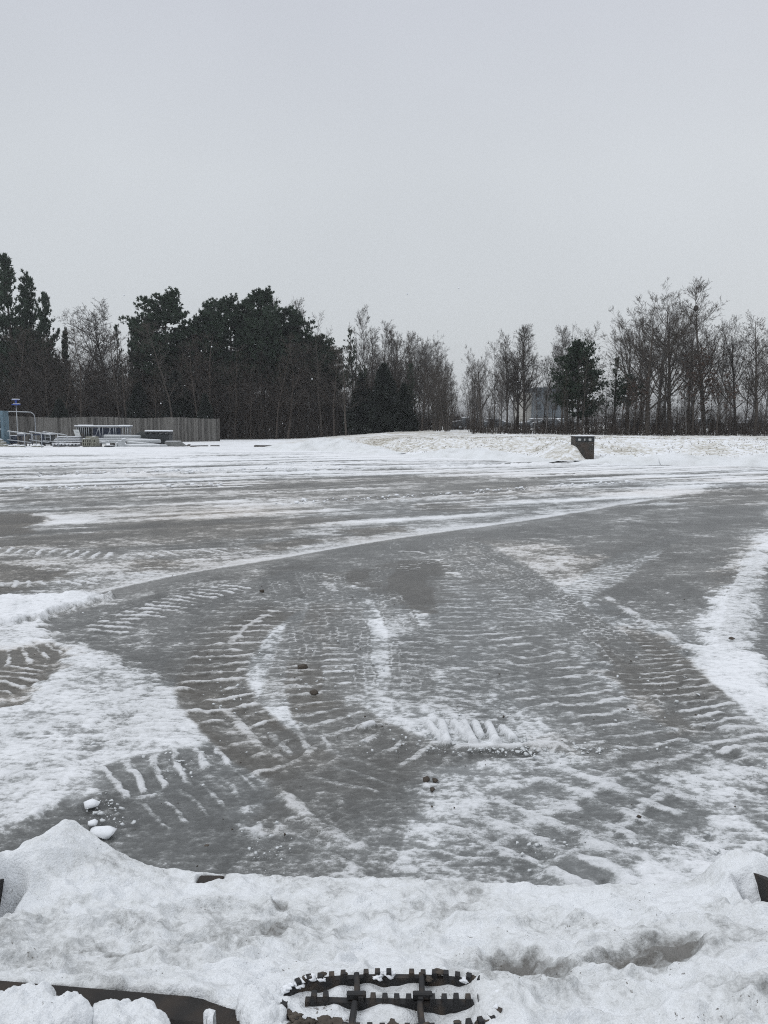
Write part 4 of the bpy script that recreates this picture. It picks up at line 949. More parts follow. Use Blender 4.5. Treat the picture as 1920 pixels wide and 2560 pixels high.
def tufts(rng, C, Dr, length, width, blades, spread):
    n = len(C); C = np.repeat(C, blades, 0); Dr = np.repeat(Dr, blades, 0)
    d = Dr + rng.normal(0, spread, C.shape); d /= np.linalg.norm(d, axis=1, keepdims=True)
    ln = length * rng.uniform(.6, 1.2, (len(C), 1)); sd = np.cross(d, rng.normal(0, 1, C.shape)); sd /= np.linalg.norm(sd, axis=1, keepdims=True) + 1e-9
    b0 = C - d * ln * .25
    V = np.stack([b0 - sd * width * .6, b0 + sd * width * .6, C + d * ln * .45 + sd * width, C + d * ln * .75, C + d * ln * .45 - sd * width], 1).reshape(-1, 3)
    return V
def pine_mesh(seed, style):
    rng = np.random.default_rng(seed); segs = []; C, Dr = [], []
    H = 15.0
    def env(t):        # crown radius up the trunk
        if style == 'cone':   return 2.6 * np.clip((1.02 - t) / .72, 0, 1) ** .85 + .25 if t > .22 else 0
        if style == 'round':  return 3.4 * math.sqrt(max(0, 1 - ((t - .70) / .315) ** 2)) if t > .38 else 0
        if style == 'flat':   return 3.2 * math.sqrt(max(0, 1 - ((t - .76) / .26) ** 2)) if t > .5 else 0
        if style == 'sparse': return (2.5 * (1.03 - t) / .6 + .3) if t > .35 else 0
        if style == 'bushy':  return 4.6 * math.sqrt(max(0, 1 - ((t - .42) / .60) ** 2)) * (1.12 - .45 * t) if t > .1 else 0
    lean = rng.normal(0, .02, 2); tp = lambda t: np.array([lean[0] * H * t + .2 * math.sin(t * 4 + seed), lean[1] * H * t, H * t])
    ts = np.linspace(0, 1, 14)
    for i in range(13): segs.append((tp(ts[i]), tp(ts[i + 1]), .22 * (1 - ts[i]) + .03, .22 * (1 - ts[i + 1]) + .03))
    nb = dict(cone=140, round=165, flat=120, sparse=64, bushy=190)[style]; bs = []
    lob = rng.uniform(0, 6.28, 3)
    for k in range(nb):
        t = rng.uniform(.2, 1.0); R_ = env(t)
        if R_ <= .05: continue
        az = rng.uniform(0, 6.28); R_ *= (.72 + .25 * math.sin(az * 2 + lob[0] + t * 5) + .18 * math.sin(az * 3 + lob[1] - t * 9)) * rng.uniform(.75, 1.12)
        el = {'cone': .15 + .6 * t, 'round': -.25 + 1.0 * (t - .45), 'flat': .05, 'sparse': .2 + .5 * t, 'bushy': -.1 + .8 * t}[style] + rng.normal(0, .12)
        d = np.array([math.cos(az) * math.cos(el), math.sin(az) * math.cos(el), math.sin(el)]); p0 = tp(t); p1 = p0 + d * R_ * .6; p2 = p1 + unit(d + [0, 0, .45]) * R_ * .45
        bs += [(p0, p1, .045, .028), (p1, p2, .028, .012)]
        m = max(2, int(R_ * {'sparse': 4.5, 'cone': 9, 'bushy': 8}.get(style, 11)))
        for j in range(m):
            q = rng.uniform(.35, 1.05); c = p0 + (p1 - p0) * min(q / .6, 1) + (p2 - p1) * max(0, (q - .6) / .4)
            off = rng.normal(0, .16 + .10 * R_ * .5, 3); off[2] *= .6; c = c + off
            C.append(c); Dr.append(unit(np.array([d[0] * .5, d[1] * .5, .75]) + off * .4))
    for j in range(10):
        C.append(tp(1.0) + np.array([rng.normal(0, .12), rng.normal(0, .12), -rng.uniform(0, 1.0)])); Dr.append(np.array([0, 0, 1.0]))
    C, Dr = np.array(C), np.array(Dr)
    V = tufts(rng, C, Dr, .50 if style in ('cone', 'sparse') else .40, .032, 16, .40 if style in ('cone', 'sparse') else .62)
    Fc = np.arange(len(V)).reshape(-1, 5)
    return tubes('trunk', segs, M_bark_dark, 7), tubes('branches', bs, M_bark_dark, 3), np_mesh('crown', V, Fc, M_needle2 if style in ('sparse',) else M_needle), float(V[:, 2].max())
PINE = {}
for st, seeds in (('cone', (1, 2)), ('round', (3, 4, 5)), ('flat', (6, 7)), ('sparse', (8, 9)), ('bushy', (10,))): PINE[st] = [pine_mesh(sd * 7, st) for sd in seeds]
def pine(style, px, top, Yd, label, group=None, wide=1.0, var=None, name='pine_tree', rz=None):
    k = NTREE[0]; NTREE[0] += 1
    var = (k if var is None else var) % len(PINE[style]); tm, bm_, cm, h_ = PINE[style][var]
    p = at(px, top, Yd); z0 = ground_z(p[0], Yd); s_ = (p[2] - z0) / h_
    root = tag(empty(name, (p[0], Yd, z0 - .05), k * 2.1 if rz is None else rz), label, 'tree', group); root.scale = (s_ * wide, s_ * wide, s_)
    link('trunk', tm, root); link('branches', bm_, root); link('crown', cm, root)
    return root
def cedar_mesh(seed, H=8.0, R0=3.0, snowy=.0):
    rng = np.random.default_rng(seed); n = 2600
    t = rng.uniform(0.02, 1, n) ** 1.1; az = rng.uniform(0, 6.28, n); R_ = R0 * (1 - t) ** .8 * (.8 + .2 * np.sin(az * 3 + t * 14) + .12 * np.sin(az * 7 - t * 20)) * np.sqrt(rng.uniform(.3, 1.1, n))
    C = np.stack([np.cos(az) * R_, np.sin(az) * R_, t * H], 1); D_ = np.stack([np.cos(az), np.sin(az), rng.uniform(-.2, .7, n)], 1); D_ /= np.linalg.norm(D_, axis=1, keepdims=True)
    V = tufts(rng, C, D_, .55, .05, 12, .5); Fc = np.arange(len(V)).reshape(-1, 5)
    segs = [(np.array([0, 0, 0.0]), np.array([0, 0, H * .5]), .16, .1), (np.array([0, 0, H * .5]), np.array([0, 0, H * .96]), .1, .02)]
    k = rng.choice(n, 150); Vs = tufts(rng, C[k] + [0, 0, .1], D_[k], .32, .035, 3, .5)
    return tubes('trunk', segs, M_bark_dark, 6), np_mesh('crown', V, Fc, M_cedar), np_mesh('snow_dusting', Vs, np.arange(len(Vs)).reshape(-1, 5), M_snow), H
CEDAR = [cedar_mesh(3), cedar_mesh(5)]
def cedar(px, top, Yd, label, wide=1.0, var=0, group=None, name='cedar_tree'):
    tm, cm, sm, h_ = CEDAR[var]; p = at(px, top, Yd); z0 = ground_z(p[0], Yd); s_ = (p[2] - z0) / h_
    root = tag(empty(name, (p[0], Yd, z0 - .05), px), label, 'tree' if name != 'evergreen_shrub' else 'shrub', group); root.scale = (s_ * wide, s_ * wide, s_)
    link('trunk', tm, root); link('crown', cm, root); link('snow_dusting', sm, root)

# -- left: pines and bare trees behind the fence
pine('cone', 14, 626, 94, 'tallest pine at the left edge of the woods, pointed top', wide=.95, var=0)
pine('cone', -45, 690, 96, 'dense pine cut off by the left edge of the photo', wide=1.0, var=1)
pine('cone', 70, 668, 97, 'second tall pointed pine from the left edge', wide=.75, var=1)
pine('cone', 114, 725, 95, 'shorter pointed pine just left of the crooked bare tree', wide=.72, var=0, rz=1.0)
pine('cone', 158, 812, 99, 'low pine half hidden behind the crooked bare tree', wide=.6, var=1, rz=2.0)
bare('twisty', 176, 738, 90, 'crooked bare tree with twisting twigs between pointed and rounded pines', wide=1.12, dark=M_bark_dark, var=0, rz=.4)
bare('twisty', 236, 755, 92, 'second crooked bare tree, right of the first by the pointed pines', wide=1.1, dark=M_bark_dark, var=1, rz=2.4)
pine('sparse', 291, 806, 100, 'thin young pine leader standing left of the big rounded pine', wide=.55, var=0)
pine('sparse', 322, 794, 99, 'young pine with two tops beside the big rounded pine', wide=.6, var=1)
pine('cone', 338, 790, 101, 'narrow brownish pine touching the big rounded pine', wide=.5, var=0)
pine('round', 413, 716, 93, 'big dark rounded pine standing alone behind the fence middle', wide=1.1, var=0, rz=.3)
pine('round', 365, 775, 95, 'smaller rounded pine leaning on the left of the big rounded one', wide=.75, var=1)
pine('flat', 505, 770, 96, 'loose topped pine right after the gap beside the big rounded pine', wide=.8, var=0)
pine('flat', 532, 742, 98, 'pine with small high tuft above the fence end', wide=.7, var=1)
pine('round', 580, 726, 95, 'broad rounded pine above the right end of the fence', wide=.95, var=2, rz=1.2)
pine('round', 650, 718, 94, 'tallest rounded pine in the middle pine group', wide=1.05, var=1, rz=2.2)
pine('flat', 700, 760, 97, 'pine filling the space between two rounded pines in the middle group', wide=.9, var=0, rz=.8)
pine('flat', 752, 776, 95, 'flat topped pine with open lower trunk right of the tallest rounded pine', wide=1.0, var=1, rz=1.4)
pine('round', 802, 828, 96, 'small rounded pine at the right end of the middle pine group', wide=.9, var=0, rz=2.8)
pine('flat', 838, 858, 97, 'lowest pine at the end of the middle pine group', wide=.8, var=0, rz=3.8)
pine('sparse', 880, 816, 92, 'loose tufted pine standing before the tall bare tops', wide=.95, var=1, rz=.6)
for px, tp_, st, lb in [(692, 716, 'poplar', 'bare treetop sticking out beside the tallest rounded pine'), (731, 738, 'slim', 'bare treetop above the flat topped pine'), (745, 742, 'poplar', 'twin bare treetop above the flat topped pine'),
                        (790, 776, 'slim', 'fine bare treetop right of the flat topped pine'), (822, 812, 'slim', 'bare treetop left of the loose tufted pine')]:
    bare(st, px, tp_, 106, lb, wide=.8)
bare('poplar', 914, 760, 98, 'tallest pale bare tree in the middle, right behind the loose tufted pine', wide=.72, dark=M_bark_pale)
mid = [(944, 800, 'slim'), (962, 810, 'poplar'), (985, 826, 'poplar'), (1000, 832, 'slim'), (1022, 828, 'poplar'), (1040, 826, 'twisty'), (1060, 836, 'poplar'), (1085, 838, 'vase'), (1104, 846, 'slim'), (1120, 862, 'slim')]
for px, tp_, st in mid: bare(st, px, tp_, 96 + (px % 7), 'grey bare tree in the row between the cedars and the gap', 'bare trees in the middle row', wide=.7 if st != 'slim' else 1.0)
cedar(960, 912, 88, 'dark conical cedar standing low before the bare trees', 1.0, 0)
cedar(905, 945, 89, 'broad dark cedar left of the conical cedar', 1.1, 1)
cedar(1010, 960, 87, 'dark bluish cedar right of the conical cedar', .9, 1)
pine('sparse', 1026, 905, 90, 'small tufted pine behind the dark cedars', wide=1.0, var=0)
bare('vase', 1086, 880, 84, 'bare tree with forked trunk just right of the cedars', wide=.5, var=1)
bare('clump', 1122, 900, 80, 'thick clump of bare stems left of the gap in the trees', name='bare_shrub', wide=1.15, dark=M_bark)
bare('clump', 1096, 930, 82, 'lower clump of bare stems beside the cedars', name='bare_shrub', wide=1.1, dark=M_bark)
# -- right: bare trees behind the bank
bare('vase', 1205, 858, 66, 'spreading young bare tree right of the gap', wide=.85, var=2)
bare('clump', 1190, 890, 68, 'thin bare clump at the right side of the gap', name='bare_shrub', wide=.7)
bare('slim', 1238, 850, 66, 'slim bare tree with straight stem near the gap', wide=.9)
bare('poplar', 1272, 818, 64, 'left of the two dark trunked bare trees near the blue building', wide=.95, dark=M_bark_dark, var=0)
bare('poplar', 1296, 806, 66, 'bare tree standing between the two dark trunked trees', wide=.8, dark=M_bark_dark, var=1)
bare('poplar', 1315, 808, 63, 'right of the two dark trunked bare trees near the blue building', wide=1.15, dark=M_bark_dark, var=2)
bare('slim', 1362, 862, 67, 'thin bare tree in front of the blue building', wide=1.1, dark=M_bark_dark)
bare('slim', 1388, 860, 72, 'thin bare tree between blue building and bushy pine', wide=1.0)
for px, tp_, st, lb in [(1410, 806, 'poplar', 'pale bare crown rising left behind the bushy pine'), (1440, 802, 'slim', 'pale bare crown straight above the bushy pine'), (1476, 800, 'twisty', 'loose bare crown rising right behind the bushy pine'), (1510, 905, 'slim', 'low bare tree between the bushy pine and the small pine')]:
    bare(st, px, tp_, 76, lb, wide=.8)
pine('bushy', 1452, 838, 64, 'big bushy dark pine standing behind the steel drain box', wide=1.12, var=0)
pine('sparse', 1420, 905, 63, 'dense pine branch mass leaning left of the bushy pine', wide=1.2, var=1)
pine('sparse', 1542, 888, 64, 'small tufted pine left of the tallest bare trees', wide=.95, var=0)
pine('flat', 1568, 930, 63, 'low reddish pine under the tall bare trees', wide=1.1, var=1)
bare('vase', 1632, 726, 60, 'wide bare tree with long left leaning limbs', wide=1.2, dark=M_bark, var=0, rz=.2)
bare('vase', 1690, 700, 62, 'tall bare tree with dense round crown right of the wide one', wide=.95, dark=M_bark, var=1, rz=1.2)
nest_tree, ns_, nh_ = bare('poplar', 1778, 692, 61, 'tallest bare tree, with a dark twig nest high in its crown', wide=1.15, dark=M_bark, var=1, rz=.5)
bare('vase', 1852, 775, 62, 'many limbed bare tree right of the one with the nest', wide=.85, dark=M_bark_dark, var=2)
bare('vase', 1580, 765, 64, 'rounded bare crown at the left side of the tall trees', wide=.9, dark=M_bark, var=2, rz=3.0)
bare('vase', 1735, 745, 66, 'bare crown filling the space left of the tree with the nest', wide=.9, dark=M_bark, var=0, rz=2.0)
bare('vase', 1655, 735, 67, 'pale bare crown behind the wide left leaning tree', wide=.9, dark=M_bark_grey, var=1, rz=4.0)
bare('poplar', 1905, 770, 60, 'bare tree at the right edge of the photo', wide=1.25, var=0)
bare('vase', 1300, 812, 67, 'broad bare crown behind the two dark trunked trees', wide=.8, dark=M_bark, var=1, rz=2.2)
bare('vase', 1420, 812, 70, 'pale broad bare crown left behind the bushy pine', wide=.8, dark=M_bark_grey, var=2, rz=1.2)
bare('vase', 1000, 822, 99, 'broad bare crown above the conical cedar', wide=.8, dark=M_bark, var=0, rz=1.0)
bare('vase', 1062, 826, 98, 'broad bare crown above the bluish cedar', wide=.8, dark=M_bark_grey, var=1, rz=3.0)
bare('vase', 1968, 760, 63, 'bare tree cut off by the right edge', wide=.8, var=2)
V, Fc = icoball(rf, 3, .4, (.17, .17, .20)); zn = (at(1800, 778, 61)[2] - nest_tree.location[2]) / ns_
q_ = min(TRK[('poplar', 1)], key=lambda g: abs(g[1][2] - zn))[1]; ca_, sa_ = math.cos(.5), math.sin(.5)
pn = (nest_tree.location[0] + (q_[0] * ca_ - q_[1] * sa_) * nest_tree.scale[0], nest_tree.location[1] + (q_[0] * sa_ + q_[1] * ca_) * nest_tree.scale[1], nest_tree.location[2] + q_[2] * ns_)
tag(link('twig_nest', np_mesh('twig_nest', V, Fc, M_bark_dark), None, pn), 'dark round twig nest high in the tallest bare tree', 'nest')
# oaks that kept brown leaves
def leafy(px, top, Yd, label, wide, var, z0f, z1f, n):
    root, s_, h_ = bare('vase', px, top, Yd, label, wide=wide, var=var, name='oak_tree')
    rng = np.random.default_rng(px); e = [q for q in BARE['vase'][var][3] if q[2] >= 2 and z0f * h_ < q[0][2] < z1f * h_]; k = rng.choice(len(e), min(n, len(e)), replace=False)
    C = np.array([e[i][0] for i in k]); Dd = np.array([e[i][1] for i in k]); V = tufts(rng, C, Dd, .42, .075, 9, .9)
    link('leaves', np_mesh('leaves', V, np.arange(len(V)).reshape(-1, 5), M_leaf), root)
leafy(1742, 862, 59, 'low oak with brown leaves between the two tallest bare trees', .85, 0, .1, .95, 230)
leafy(1800, 920, 58.5, 'small oak with brown leaves below the tree with the nest', 1.0, 2, .1, .95, 200)
leafy(1590, 935, 60, 'small oak with reddish brown leaves beside the small tufted pine', .9, 1, .1, .95, 210)
for px, tp_, st in [(1180, 905, 'poplar'), (1256, 860, 'poplar'), (1375, 880, 'slim'), (1430, 830, 'poplar'), (1495, 850, 'slim'), (1560, 850, 'slim'), (1612, 775, 'poplar'), (1672, 745, 'slim'), (1742, 780, 'slim'), (1812, 800, 'slim'), (1825, 820, 'poplar'), (1890, 830, 'slim'), (1925, 800, 'poplar')]:
    bare(st, px, tp_ + 12, 70 + (px % 11), 'thin bare tree in the second row behind the grassy bank', 'bare trees in the second row', wide=1.1 if st == 'slim' else .85, dark=M_bark_grey)
for px, tp_, st in [(930, 815, 'poplar'), (952, 830, 'slim'), (975, 845, 'poplar'), (1012, 848, 'slim'), (1032, 850, 'poplar'), (1052, 852, 'slim'), (1074, 855, 'poplar'), (1096, 868, 'poplar'), (1112, 880, 'slim'), (1132, 905, 'poplar')]:
    bare(st, px, tp_, 100 + (px % 9), 'thin grey bare tree at the back of the middle row', 'bare trees at the back', wide=.95, dark=M_bark_pale if px % 2 else M_bark)
for px, tp_, st, lb in [(470, 800, 'round', 'low pine filling the gap right of the big rounded pine'), (615, 765, 'round', 'dark pine between the broad and the tallest rounded pine'), (680, 790, 'round', 'lower dark pine under the tallest rounded pine'), (725, 806, 'round', 'lower dark pine in the shade of the flat topped pine'), (775, 836, 'round', 'squat dark pine near the right end of the middle group'), (440, 850, 'bushy', 'bushy low evergreen at the foot of the big rounded pine'), (545, 850, 'bushy', 'bushy low evergreen behind the right end of the fence'), (40, 800, 'bushy', 'bushy low evergreen under the tallest left pines'), (110, 840, 'bushy', 'bushy low evergreen left of the crooked bare tree')]:
    pine(st, px, tp_, 97, lb, wide=.95)
# slim stems filling the rows
rt = random.Random(9)
for k in range(38):
    px = 1170 + k * 20.5 + rt.uniform(-8, 8)
    if 1150 < px < 1180: continue
    bare('slim', px, rt.uniform(880, 990), rt.uniform(58, 74), 'slender bare sapling in the thicket behind the grassy bank', 'saplings behind the bank', name='sapling', wide=rt.uniform(.9, 1.5), dark=rt.choice([M_bark, M_bark_grey, M_bark_pale]))
for k in range(34):
    px = -20 + k * 34 + rt.uniform(-12, 12)
    bare('slim', px, rt.uniform(800, 930), rt.uniform(86, 92), 'slender bare sapling at the front of the dark woods', 'saplings before the dark woods', name='sapling', wide=rt.uniform(1.2, 1.9), dark=rt.choice([M_bark, M_brush, M_brush]))
for k in range(30):
    px = -30 + k * 36 + rt.uniform(-12, 12)
    bare('clump', px, rt.uniform(830, 930), rt.uniform(92, 104), 'dark bare stem clump deep inside the woods', 'stem clumps inside the woods', name='bare_shrub', wide=rt.uniform(1.0, 1.5), dark=M_brush)
for k in range(13):
    px = 1180 + k * 60 + rt.uniform(-12, 12)
    bare('clump', px, rt.uniform(955, 1025), rt.uniform(60, 76), 'bare stem clump behind the grassy bank', 'stem clumps behind the bank', name='bare_shrub', wide=rt.uniform(1.0, 1.6), dark=rt.choice([M_bark, M_brush]))
for px, tp_, Yd, w, lb in [(148, 998, 84, 1.0, 'snow dusted shrub showing above the fence under the crooked bare tree'), (512, 985, 86, .8, 'snow dusted shrub behind the right end of the fence'), (345, 960, 88, 1.0, 'green shrub behind the fence under the big rounded pine'), (440, 930, 89, 1.0, 'dark snow flecked shrub above the fence middle')]:
    cedar(px, tp_, Yd, lb, w, 1, name='evergreen_shrub')

# brushwood as one mass
def brushwood(name, label, x0, x1, y0, y1, n, h0, h1, seed, mat, fz=None):
    rng = np.random.default_rng(seed); segs = []
    x = rng.uniform(x0, x1, n); y = y0 + (y1 - y0) * rng.uniform(0, 1, n); z = terrain(x, y); hh = rng.uniform(h0, h1, n) * (.6 + .8 * fbm(x * .25, y * .25, 2, seed))
    if fz is not None: hh *= fz(x)
    segs_A, segs_B, RA = [], [], []
    base = np.stack([x, y, z - .05], 1); lean = rng.normal(0, .22, (n, 2)); tip = base + np.stack([lean[:, 0] * hh, lean[:, 1] * hh, hh], 1)
    A = [base]; B = [tip]; R_ = [np.full(n, .016)]
    for k in range(6):
        t = rng.uniform(.2, .9, (n, 1)); p0 = base + (tip - base) * t; an = rng.uniform(0, 6.28, n); l_ = hh * rng.uniform(.15, .4, n)
        A.append(p0); B.append(p0 + np.stack([np.cos(an) * l_ * .6, np.sin(an) * l_ * .6, l_ * .75], 1)); R_.append(np.full(n, .009))
    A, B, R_ = np.concatenate(A), np.concatenate(B), np.concatenate(R_); d = B - A; d /= np.linalg.norm(d, axis=1, keepdims=True) + 1e-9; u, w = basis(d)
    V = np.stack([A - u * R_[:, None], A + u * R_[:, None], B], 1).reshape(-1, 3); V2 = np.stack([A - w * R_[:, None], A + w * R_[:, None], B], 1).reshape(-1, 3)
    V = np.concatenate([V, V2]); tag(link(name, np_mesh(name, V, np.arange(len(V)).reshape(-1, 3), mat)), label, 'brushwood', kind='stuff')
brushwood('brushwood', 'dense dark brown brushwood filling the left woods', -62, 13, 88, 112, 11000, 2.0, 9.0, 1, M_brush, lambda x: np.interp(x, [-62, -20, -8, 0, 13], [1.1, 1.0, .8, .45, .25]))
brushwood('undergrowth', 'low brown undergrowth along the foot of the right trees', 8, 40, 57, 74, 4200, .2, 1.9, 2, M_brush, lambda x: np.interp(x, [8, 12, 22, 40], [.5, .6, 1.1, 1.4]))
brushwood('far_woods', 'hazy far woods beyond the snowy car park', -60, 200, 300, 420, 7000, 6, 15, 3, M_bark)

# ------------------------------------------------------------------ parked cars and a building beyond the trees
def car(px, Yc, label, rz, first=[None]):
    p = at(px, 1080, Yc); z0 = ground_z(p[0], Yc)
    if first[0] is None:
        root = empty('parked_car')
        prof = [(-2.1, .35), (-2.15, .75), (-1.95, .95), (-1.2, 1.02), (-.7, 1.42), (.7, 1.45), (1.45, 1.0), (2.1, .92), (2.2, .6), (2.15, .32)]
        def ext(pts, w0, w1):
            n = len(pts); V = [(x, -w0 if z < 1.05 else -w1, z) for x, z in pts] + [(x, w0 if z < 1.05 else w1, z) for x, z in pts]
            return V, [tuple(range(n)), tuple(range(2 * n - 1, n - 1, -1))] + [(i, n + i, n + (i + 1) % n, (i + 1) % n) for i in range(n)]
        m_ = MB(); m_.add(*ext(prof, .88, .68)); m_.build('body', M_carpaint, root)
        m_ = MB()
        for s in (-1, 1):
            q = [(-1.0, 1.06), (-.62, 1.36), (-.05, 1.38), (-.05, 1.06)]; q2 = [(.03, 1.06), (.03, 1.38), (.62, 1.38), (1.12, 1.06)]
            for g in (q, q2): m_.add([(x, s * (.895 - (z - 1.0) * .5), z) for x, z in g], [(0, 1, 2, 3) if s < 0 else (3, 2, 1, 0)])
        m_.build('side_windows', M_glass_dark, root)
        for sx in (-1.3, 1.35):
            for sy in (-.8, .8):
                w_ = MB().tube([(sx, sy - .1, .33), (sx, sy + .1, .33)], .33, 16).build('wheel', M_rubber, root, True); MB().tube([(sx, sy - .115, .33), (sx, sy + .115, .33)], .18, 12).build('rim', M_galv, w_, True)
        m_ = MB(); top = [(-.75, 1.45), (-.6, 1.55), (.6, 1.57), (.78, 1.47)]; m_.add(*ext([(x, z) for x, z in top], .66, .66)); hood = [(1.35, 1.06), (1.5, 1.10), (2.08, 1.0), (2.15, .94)]; m_.add(*ext(hood, .84, .84)); boot = [(-1.95, .97), (-1.85, 1.07), (-1.2, 1.12), (-1.15, 1.06)]; m_.add(*ext(boot, .82, .82))
        m_.add(*ext([(.75, 1.45), (.8, 1.50), (1.42, 1.08), (1.38, 1.03)], .7, .66)); m_.build('snow_cover', M_snow, root)
        first[0] = root
    else:
        src = first[0]; root = src.copy(); COL.objects.link(root)
        for ch in list(src.children):
            c = ch.copy(); COL.objects.link(c); c.parent = root
            for g in ch.children: q = g.copy(); COL.objects.link(q); q.parent = c
    root.location = (p[0], Yc, z0); root.rotation_euler = (0, 0, rz); tag(root, label, 'car', 'snowy cars beyond the trees')
for px, Yc, rz, lb in [(1172, 92, .15, 'snow covered car in the gap between the trees'), (1232, 96, .0, 'snow covered car behind the two dark trunked trees'), (1340, 94, .1, 'snow covered car below the beige end of the building'), (1372, 90, -.1, 'snow covered car just left of the bushy pine'), (1405, 97, .2, 'snow covered car half hidden by the bushy pine'), (1560, 95, .0, 'snow covered car behind the small tufted pine'), (1650, 98, .1, 'snow covered car behind the wide bare tree'), (1760, 92, .0, 'snow covered car behind the low brown leaved oak'), (1880, 94, .1, 'snow covered car near the right edge behind saplings')]:
    car(px, Yc, lb, rz)
Yo = 150; a0, a1 = at(1336, 972, Yo), at(1420, 972, Yo); z0 = ground_z(a0[0], Yo)
root = thing('office_building', 'blue grey building with beige end seen through the bare trees', 'building', ((a0[0] + a1[0]) / 2, Yo, z0))
wO, hO = a1[0] - a0[0], a0[2] - z0
MB().box((0, 6, hO / 2 - .3), (wO, 12, hO + .6)).build('blue_wall', M_wallblue, root)
b0 = at(1314, 980, Yo); wb = a0[0] - b0[0]
MB().box((-wO / 2 - wb / 2 - .01, 7.5, (hO - .7) / 2 - .3), (wb, 10, hO - .1)).build('beige_wall', M_wallbeige, root)
MB().box((0, 6, hO + .15), (wO + .3, 12.3, .25)).build('roof_edge', M_wallblue, root)
for r_ in range(3):
    for i in range(4):
        f = MB().box((-wO / 2 + wO * (i + .5) / 4, -.02, 1.6 + r_ * 2.5), (wO / 4 * .72, .08, 1.3)).build('window', M_wallblue, root)
        MB().box((-wO / 2 + wO * (i + .5) / 4, -.045, 1.6 + r_ * 2.5), (wO / 4 * .62, .06, 1.15)).build('pane', M_glass_dark, f)

# ------------------------------------------------------------------ loader bucket with its load of snow, and the step
HB = .87
bk = tag(empty('loader_bucket', (0, 1.3, .45)), 'black steel loader bucket heaped with snow, serrated step on its back', 'loader bucket')
def bb(b, name, mat, parent=bk, smooth=False):
    o = b.build(name, mat, parent, smooth); o.location = (0, -1.3, -.45); return o
def plate_prof(s):
    xs = (s * HB, s * (HB + .02)); prof = [(1.02, .22), (1.55, .18), (1.80, .40), (1.74, .53), (1.60, .575), (1.2, .66), (1.05, .68)]; n = len(prof)
    V = [(xs[0], y, z) for y, z in prof] + [(xs[1], y, z) for y, z in prof]
    return MB().add(V, [tuple(range(n)), tuple(range(2 * n - 1, n - 1, -1))] + [(i, n + i, n + (i + 1) % n, (i + 1) % n) for i in range(n)])
bb(plate_prof(-1), 'side_plate', M_lip); bb(plate_prof(1), 'side_plate', M_lip)
b = MB(); pts = [(1.80, .425), (1.5, .20), (1.15, .20), (1.06, .40), (1.08, .66)]
for (y0, z0), (y1, z1) in zip(pts[:-1], pts[1:]):
    dx_, dz_ = y1 - y0, z1 - z0; l_ = math.hypot(dx_, dz_); nx_, nz_ = -dz_ / l_ * .012, dx_ / l_ * .012
    V = [(-HB + .002, y0, z0), (HB - .002, y0, z0), (HB - .002, y1, z1), (-HB + .002, y1, z1)]; V += [(x, y - nx_, z - nz_) for x, y, z in V]
    b.add(V, [(0, 1, 2, 3), (7, 6, 5, 4), (0, 4, 5, 1), (1, 5, 6, 2), (2, 6, 7, 3), (3, 7, 4, 0)])
bb(b, 'shell', M_paintblack)
# worn top edge of the back
b = MB()
e0, e1 = at(-60, 2446, 1.145), at(700, 2492, 1.09)
mid_ = (e0 + e1) / 2; ln = float(np.hypot(*(e1 - e0)[:2])); an = math.atan2(e1[1] - e0[1], e1[0] - e0[0])
b.box((mid_[0], mid_[1] - .028, .690), (ln, .056, .018), an, bev=.004); b.box((mid_[0], mid_[1] - .05, .665), (ln, .012, .05), an)
bb(b, 'top_edge', M_lip)
# cutting edge, bare at one spot
ef = MB(); ef.box((0, 1.728, .428), (2 * HB, .10, .02), -.034, bev=.004); bb(ef, 'cutting_edge', M_lip)
c = gp(526, 2199, .474); b = MB(); b.box((c[0], c[1], .468), (.062, .034, .016), -.03, bev=.003); bb(b, 'lip_plate', M_lip)
# black mounting plate and hoses behind the bucket
b = MB(); b.box((-.42, .90, .50), (.95, .26, .03)); b.box((-.43, .985, .575), (.09, .10, .14), bev=.01); b.box((-.18, 1.0, .57), (.04, .08, .14), bev=.01); b.box((-.66, .97, .55), (.05, .12, .10), bev=.01); b.box((-.02, 1.0, .58), (.03, .08, .14))
b.box((0, .72, .42), (1.5, .3, .04)); bb(b, 'mounting_plate', M_paintblack)
bb(MB().tube([(-.58, .94, .585), (-.50, .975, .62), (-.40, .965, .655), (-.35, .93, .60), (-.33, .88, .55)], .013, 10), 'hose', M_rubber, bk, True)

# the load: one heaped sheet of snow, from in front of the camera to the lip
sx_ = np.linspace(-1.02, 1.04, 620); sy_ = np.linspace(.80, 1.90, 400)
GX, GY = np.meshgrid(sx_, sy_); GX, GY = GX.ravel(), GY.ravel()
yf = 1.775 - .045 * GX + .010 * (fbm(GX * 7, GX * 0 + 3, 3, 201) - .5) * 2
yb = np.interp(GX, [-1.1, -.62, -.40, -.33, -.20, -.165, -.15, 1.1], [1.135, 1.14, 1.125, 1.105, 1.06, 1.05, .7, .7])
yb = yb + .012 * (fbm(GX * 16, GX * 0 + 9, 3, 202) - .5) * 2
tq = np.clip((GY - 1.12) / (yf - 1.12), -1, 1)
ZL = np.where(tq > 0, .70 + (.47 - .70) * tq, .70 + .02 * np.minimum(-tq * 4, 1))
ZL -= .045 * np.sin(np.pi * np.clip(tq, 0, 1)) * np.clip(1.15 - np.abs(GX), 0, 1)
